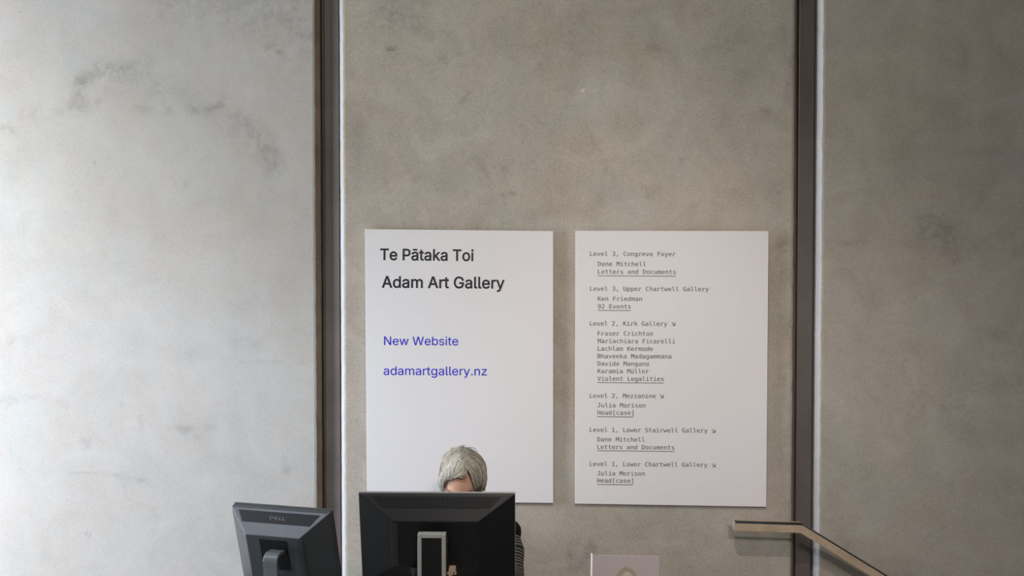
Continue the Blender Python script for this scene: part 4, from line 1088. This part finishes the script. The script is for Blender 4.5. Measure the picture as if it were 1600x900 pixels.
bm = bmesh.new()
bmesh.ops.create_uvsphere(bm, u_segments=96, v_segments=72, radius=1.0)
kill = []
for v in bm.verts:
    d = v.co.normalized()
    px, py = proj(HCN + Vector((d.x * HR.x, d.y * HR.y, d.z * HR.z)))
    cut = (py > hairline(px) - 1) if d.y < 0.12 else (d.z < -0.95)
    if cut:
        kill.append(v)
    n = 0.012 * mnoise.noise(Vector((d.x * 9, d.y * 3, d.z * 4)))
    q = Vector((d.x * HR.x, d.y * HR.y, d.z * HR.z)) * (0.965 + n)
    v.co = HCN + q + back
bmesh.ops.delete(bm, geom=kill, context='VERTS')
for f in bm.faces:
    f.material_index = 1


def lock(pts, r0, mi, flat=0.45):
    """one tapered, flattened strand of hair through points"""
    P = []
    n = 9
    pts = [Vector(p) for p in pts]
    for k in range(n):                          # quadratic through three control points
        t = k / (n - 1)
        P.append(pts[0] * (1 - t) * (1 - 2 * t) + pts[1] * 4 * t * (1 - t) + pts[2] * t * (2 * t - 1))
    R = [r0 * (0.35 + 0.65 * math.sin(PI * min(1, (t / (n - 1)) * 0.9 + 0.12)) ** 0.7) for t in range(n)]
    R[-1] = r0 * 0.08
    before = len(bm.faces)
    bm.verts.ensure_lookup_table()
    tube(bm, [p + back for p in P], R, 6)
    bm.faces.ensure_lookup_table()
    for f in bm.faces[before:]:
        f.material_index = mi


def sweep(root, end, bow, n, r0, spread, mats, jit=3.0, lift=0.02):
    for _ in range(n):
        rx = root[0] + random.gauss(0, spread[0]); ry = root[1] + random.gauss(0, spread[0] * .6)
        ex_ = end[0] + random.gauss(0, spread[1]); ey = end[1] + random.gauss(0, spread[1] * .5)
        mx_ = (rx + ex_) / 2 + bow[0] + random.gauss(0, 1); my = (ry + ey) / 2 + bow[1] + random.gauss(0, 1)
        l = lift + random.uniform(-0.012, 0.02)
        lock([hp(rx, ry, l * .6), hp(mx_, my, l), hp(ex_, ey, l * .7)], r0 * random.uniform(.6, 1.25), random.choice(mats), )


# left of the parting, swept down to the left
for i in range(15):
    t = i / 14
    ex_ = 688 + 36 * t ** 1.3; ey = 749 if t < .55 else 749 - 34 * (t - .55)
    if i < 5:
        ey = 766 - 3.5 * i
    sweep((723 + 2 * t, 702 + 22 * t), (ex_, ey), (-9 * (1 - t) - 1, -7 * (1 - t) + 1), 22, 0.0022, (2.4, 2.0), [0, 0, 2, 1, 0, 4, 3, 2 if t < .5 else 1])
for i in range(9):
    sweep((722, 698 + i), (687 + 2.6 * i, 738 - 4 * i), (-6, -6), 10, 0.0022, (2.0, 2.0), [0, 1, 0, 4, 2], lift=0.012)
# fringe edge sweeping across the brow
for i in range(8):
    sweep((728, 715 + 2 * i), (694 + 3.2 * i, 749 - .5 * i), (3, 4), 7, 0.0019, (1.4, 1.8), [0, 1, 2, 4])
# right of the parting, falling to the right temple
for i in range(15):
    t = i / 14
    ex_ = 759 - 13.5 * t; ey = 750 + 18 * t
    sweep((727, 703 + 20 * t), (ex_, ey), (10 * (1 - t) + 3, -8 * (1 - t) - 3), 22, 0.0022, (2.0, 1.7), [1, 4, 1, 0, 3, 4, 3, 1])
for i in range(6):
    sweep((732, 716 + 2 * i), (745 + 1.6 * i, 762 + 2 * i), (3, -4), 4, 0.0018, (1.2, 1.2), [4, 0, 4, 1])
# side and back of the head
for i in range(420):
    a = random.uniform(-0.2, PI + 0.2); z0 = random.uniform(0.2, 0.95); z1 = z0 - random.uniform(0.5, 1.0)

    def S(an_, z, k):
        z = max(-0.93, min(0.97, z)); c = math.sqrt(1 - z * z)
        return HCN + (Vector((math.cos(an_) * c * HR.x, math.sin(an_) * c * HR.y, z * HR.z)) * k)
    lock([S(a, z0, 0.972), S(a + .05, (z0 + z1) / 2, 0.985), S(a + random.uniform(-.1, .1), z1, 0.975)], 0.0024 * random.uniform(.6, 1.2), random.choice([0, 1, 3, 1, 4]))
# side hair in front of the ears
for i in range(10):
    sweep((692, 735), (691 + random.uniform(-2, 2), 768), (-4, 0), 2, 0.0024, (2, 1.5), [0, 2, 1])
    sweep((752, 728), (754 + random.uniform(-3, 4), 762), (6, 0), 3, 0.0026, (2.5, 2), [1, 3, 4])
# flyaway hairs over the crown
for (x0, y0), (x1, y1), (x2, y2), rr in (((722, 704), (724, 696), (730, 697), .0005), ((724, 704), (737, 699), (747, 709), .0009), ((728, 702), (741, 700), (748, 711), .0006)):
    a = at(x0, y0, HEAD_Y - .03); b = at(x1, y1, HEAD_Y - .03); c = at(x2, y2, HEAD_Y - .03)
    before = len(bm.faces)
    lock([a, b, c], rr, 3)
hair = obj('hair', bm, M_hair, person, True)
hair['label'] = 'short swept silver hair'

# ------------------------------------------------------------------ office chair under the person
ch = empty('office_chair', (pel.x, 3.66, 0))
tag(ch, 'black office chair the person sits on behind the desk', 'chair')
bm = bmesh.new()
g = bmesh.ops.create_uvsphere(bm, u_segments=32, v_segments=16, radius=1)['verts']
for v in g:
    v.co = Vector((math.copysign(abs(v.co.x) ** .6, v.co.x) * .24, math.copysign(abs(v.co.y) ** .6, v.co.y) * .22 - .05, v.co.z * .035 + .388))
obj('seat', bm, M_chair, ch, True)
bm = bmesh.new()
g = bmesh.ops.create_uvsphere(bm, u_segments=32, v_segments=16, radius=1)['verts']
for v in g:
    v.co = Vector((math.copysign(abs(v.co.x) ** .6, v.co.x) * .16, v.co.y * .025 + .165, math.copysign(abs(v.co.z) ** .6, v.co.z) * .13 + .60))
obj('backrest', bm, M_chair, ch, True)
bm = bmesh.new(); tube(bm, [(0, 0, .07), (0, 0, .36)], .022, 12); obj('gas_post', bm, M_metal, ch, True)
bm = bmesh.new(); tube(bm, [(0, 0.05, .365), (0, .20, .37), (0, .205, .50), (0, .185, .58)], .012, 10); obj('back_bar', bm, M_metal, ch, True)
for k in range(5):
    a = 2 * PI * k / 5 + PI / 2
    bm = bmesh.new(); tube(bm, [(0, 0, .085), (.20 * math.cos(a), .20 * math.sin(a), .065)], [.02, .012], 8)
    leg = obj('base_arm', bm, M_metal, ch, True)
    bm = bmesh.new(); c = Vector((.20 * math.cos(a), .20 * math.sin(a), .027)); t = Vector((-math.sin(a), math.cos(a), 0)) * .016
    tube(bm, [c - t, c + t], .027, 14); obj('caster', bm, M_chair, leg, True)

# ------------------------------------------------------------------ handrail on the stair wall
RY0 = 3.805                                     # front face
rail = empty('handrail', (at(1150, 826, RY0).x, RY0 + 0.03, at(1150, 829, RY0).z))
tag(rail, 'timber handrail with black top strip running along wall and down the stairs', 'handrail')
ro = Vector(rail.location)
top = [at(1148.5, 817.5, RY0), at(1254.5, 821, RY0)]
dirn = (at(1388, 903, RY0) - at(1254.5, 821, RY0)).normalized()
top.append(top[1] + dirn * 0.62)
bot = [at(1148.5, 829.6, RY0), at(1251, 833, RY0)]
bot.append(bot[1] + dirn * 0.62)


def ribbon(y0, y1, up_pts, dn_pts):
    bm = bmesh.new()
    rg = []
    for u, d in zip(up_pts, dn_pts):
        rg.append([bm.verts.new(p) for p in ((u.x, y0, u.z), (u.x, y1, u.z), (d.x, y1, d.z), (d.x, y0, d.z))])
    for a, b in zip(rg, rg[1:]):
        for k in range(4):
            bm.faces.new((a[k], a[(k + 1) % 4], b[(k + 1) % 4], b[k]))
    bm.faces.new(rg[0][::-1]); bm.faces.new(rg[-1])
    return bm


obj('timber_rail', ribbon(RY0, RY0 + 0.042, top, bot), M_wood, rail, bevel=0.0012, M=Matrix.Translation(-ro))
nrm2 = Vector((-dirn.z, 0, dirn.x)) * 0.005
lift = [p + Vector((0, 0, 0.005)) for p in top[:2]] + [top[2] + nrm2]
obj('timber_lip', ribbon(RY0 + 0.026, RY0 + 0.042, lift, top), M_wood, rail, M=Matrix.Translation(-ro))
obj('top_strip', ribbon(RY0 + 0.0005, RY0 + 0.026, lift, top), M_rubber, rail, M=Matrix.Translation(-ro))
bm = bmesh.new(); box(bm, (top[0].x - 0.0015, RY0 - .0005, bot[0].z), (top[0].x + 0.001, RY0 + 0.042, top[0].z + 0.005))
obj('end_cap', bm, M_woodend, rail, M=Matrix.Translation(-ro))['label'] = 'pale end cap'
for px_, x in ((1, 1.63),):
    zz = (top[0].z + bot[0].z) / 2 if px_ == 0 else bot[1].z + (x - bot[1].x) * dirn.z / dirn.x + 0.018
    wy = WALL if px_ == 0 else WALL + (x - 1.363) * math.tan(-A_R)
    zd = 0.040 if px_ == 0 else 0.055
    bm = bmesh.new()
    tube(bm, [(x, RY0 + 0.035, zz - 0.008), (x, RY0 + 0.060, zz - 0.018), (x, wy + 0.004, zz - zd)], 0.006, 12)
    tube(bm, [(x, wy - 0.004, zz - zd), (x, wy + 0.004, zz - zd)], 0.012, 16)
    obj('bracket', bm, M_metal, rail, True, M=Matrix.Translation(-ro))

# ------------------------------------------------------------------ book on an acrylic stand
BY = 2.62
tl = at(924.5, 869.5, BY); tr = at(1029.5, 872.5, BY)
bw = (tr - tl).length; bh = tl.z - DESK_Z - 0.012
yaw = math.atan2(-(tr.z - tl.z) * 0.6, bw)
M_print = mat('cover_print', (0.36, 0.31, 0.24), 0.5, 0.3, vary=0.2, vary_scale=30)
M_print2 = mat('cover_print_pale', (0.50, 0.46, 0.38), 0.5, 0.3, vary=0.1, vary_scale=30)
book = empty('standing_book', ((tl.x + tr.x) / 2, BY, DESK_Z + 0.0105), 0)
tag(book, 'pale covered book standing upright with a rounded beige picture on its front', 'book')
lean = Matrix.Rotation(math.radians(-3), 4, 'X') @ Matrix.Rotation(math.radians(0.9), 4, 'Y')
h2 = bw / 2
bm = bmesh.new(); box(bm, (-h2, 0, 0), (h2, 0.003, bh)); obj('front_cover', bm, M_cover, book, bevel=.0006, M=lean)
bm = bmesh.new(); box(bm, (-h2, 0.019, 0), (h2, 0.022, bh - .006)); obj('back_cover', bm, M_cover, book, bevel=.0006, M=lean)
bm = bmesh.new(); box(bm, (-h2 - .003, 0, 0), (-h2, 0.022, bh)); obj('spine', bm, M_core, book, bevel=.0006, M=lean)
bm = bmesh.new(); box(bm, (-h2, 0.003, .003), (h2 - .004, 0.019, bh - .012)); obj('page_block', bm, M_page, book, M=lean)
cx = (978 - 977) / FPX * BY; cz = bh - (893.5 - 871) / FPX * BY - 0.062
bm = bmesh.new()
loop = [(cx + 0.040 * math.cos(t), cz + 0.070 * math.sin(t)) for t in np.linspace(0, 2 * PI, 48, endpoint=False)]
prism(bm, [(x, -.0004, z) for x, z in loop], [(x, 0.0005, z) for x, z in loop])
loop2 = [(cx + 0.003 + 0.027 * math.cos(t), cz - .006 + 0.062 * math.sin(t)) for t in np.linspace(0, 2 * PI, 48, endpoint=False)]
n_ = len(bm.faces)
prism(bm, [(x, -.0008, z) for x, z in loop2], [(x, 0.0004, z) for x, z in loop2])
bm.faces.ensure_lookup_table()
for f in bm.faces[n_:]:
    f.material_index = 1
obj('cover_picture', bm, [M_print, M_print2], book, M=lean)['label'] = 'beige rounded picture'
bs = empty('book_stand', ((tl.x + tr.x) / 2 - .008, BY, DESK_Z))
tag(bs, 'clear acrylic stand holding up the pale book', 'book stand')
bm = bmesh.new()
box(bm, (-h2 - .006, -0.03, 0), (h2 - .02, 0.075, .004)); box(bm, (-h2 - .006, -0.03, .004), (h2 - .02, -0.026, .022))
box(bm, (-h2 - .006, -0.03, .004), (h2 - .02, 0.045, .0098))
obj('tray', bm, M_acrylic, bs)
bm = bmesh.new()
box(bm, (-h2 - .008, 0.040, .004), (h2 - .02, 0.044, bh - .004)); obj('back_plate', bm, M_acrylic, bs, bevel=.0008)
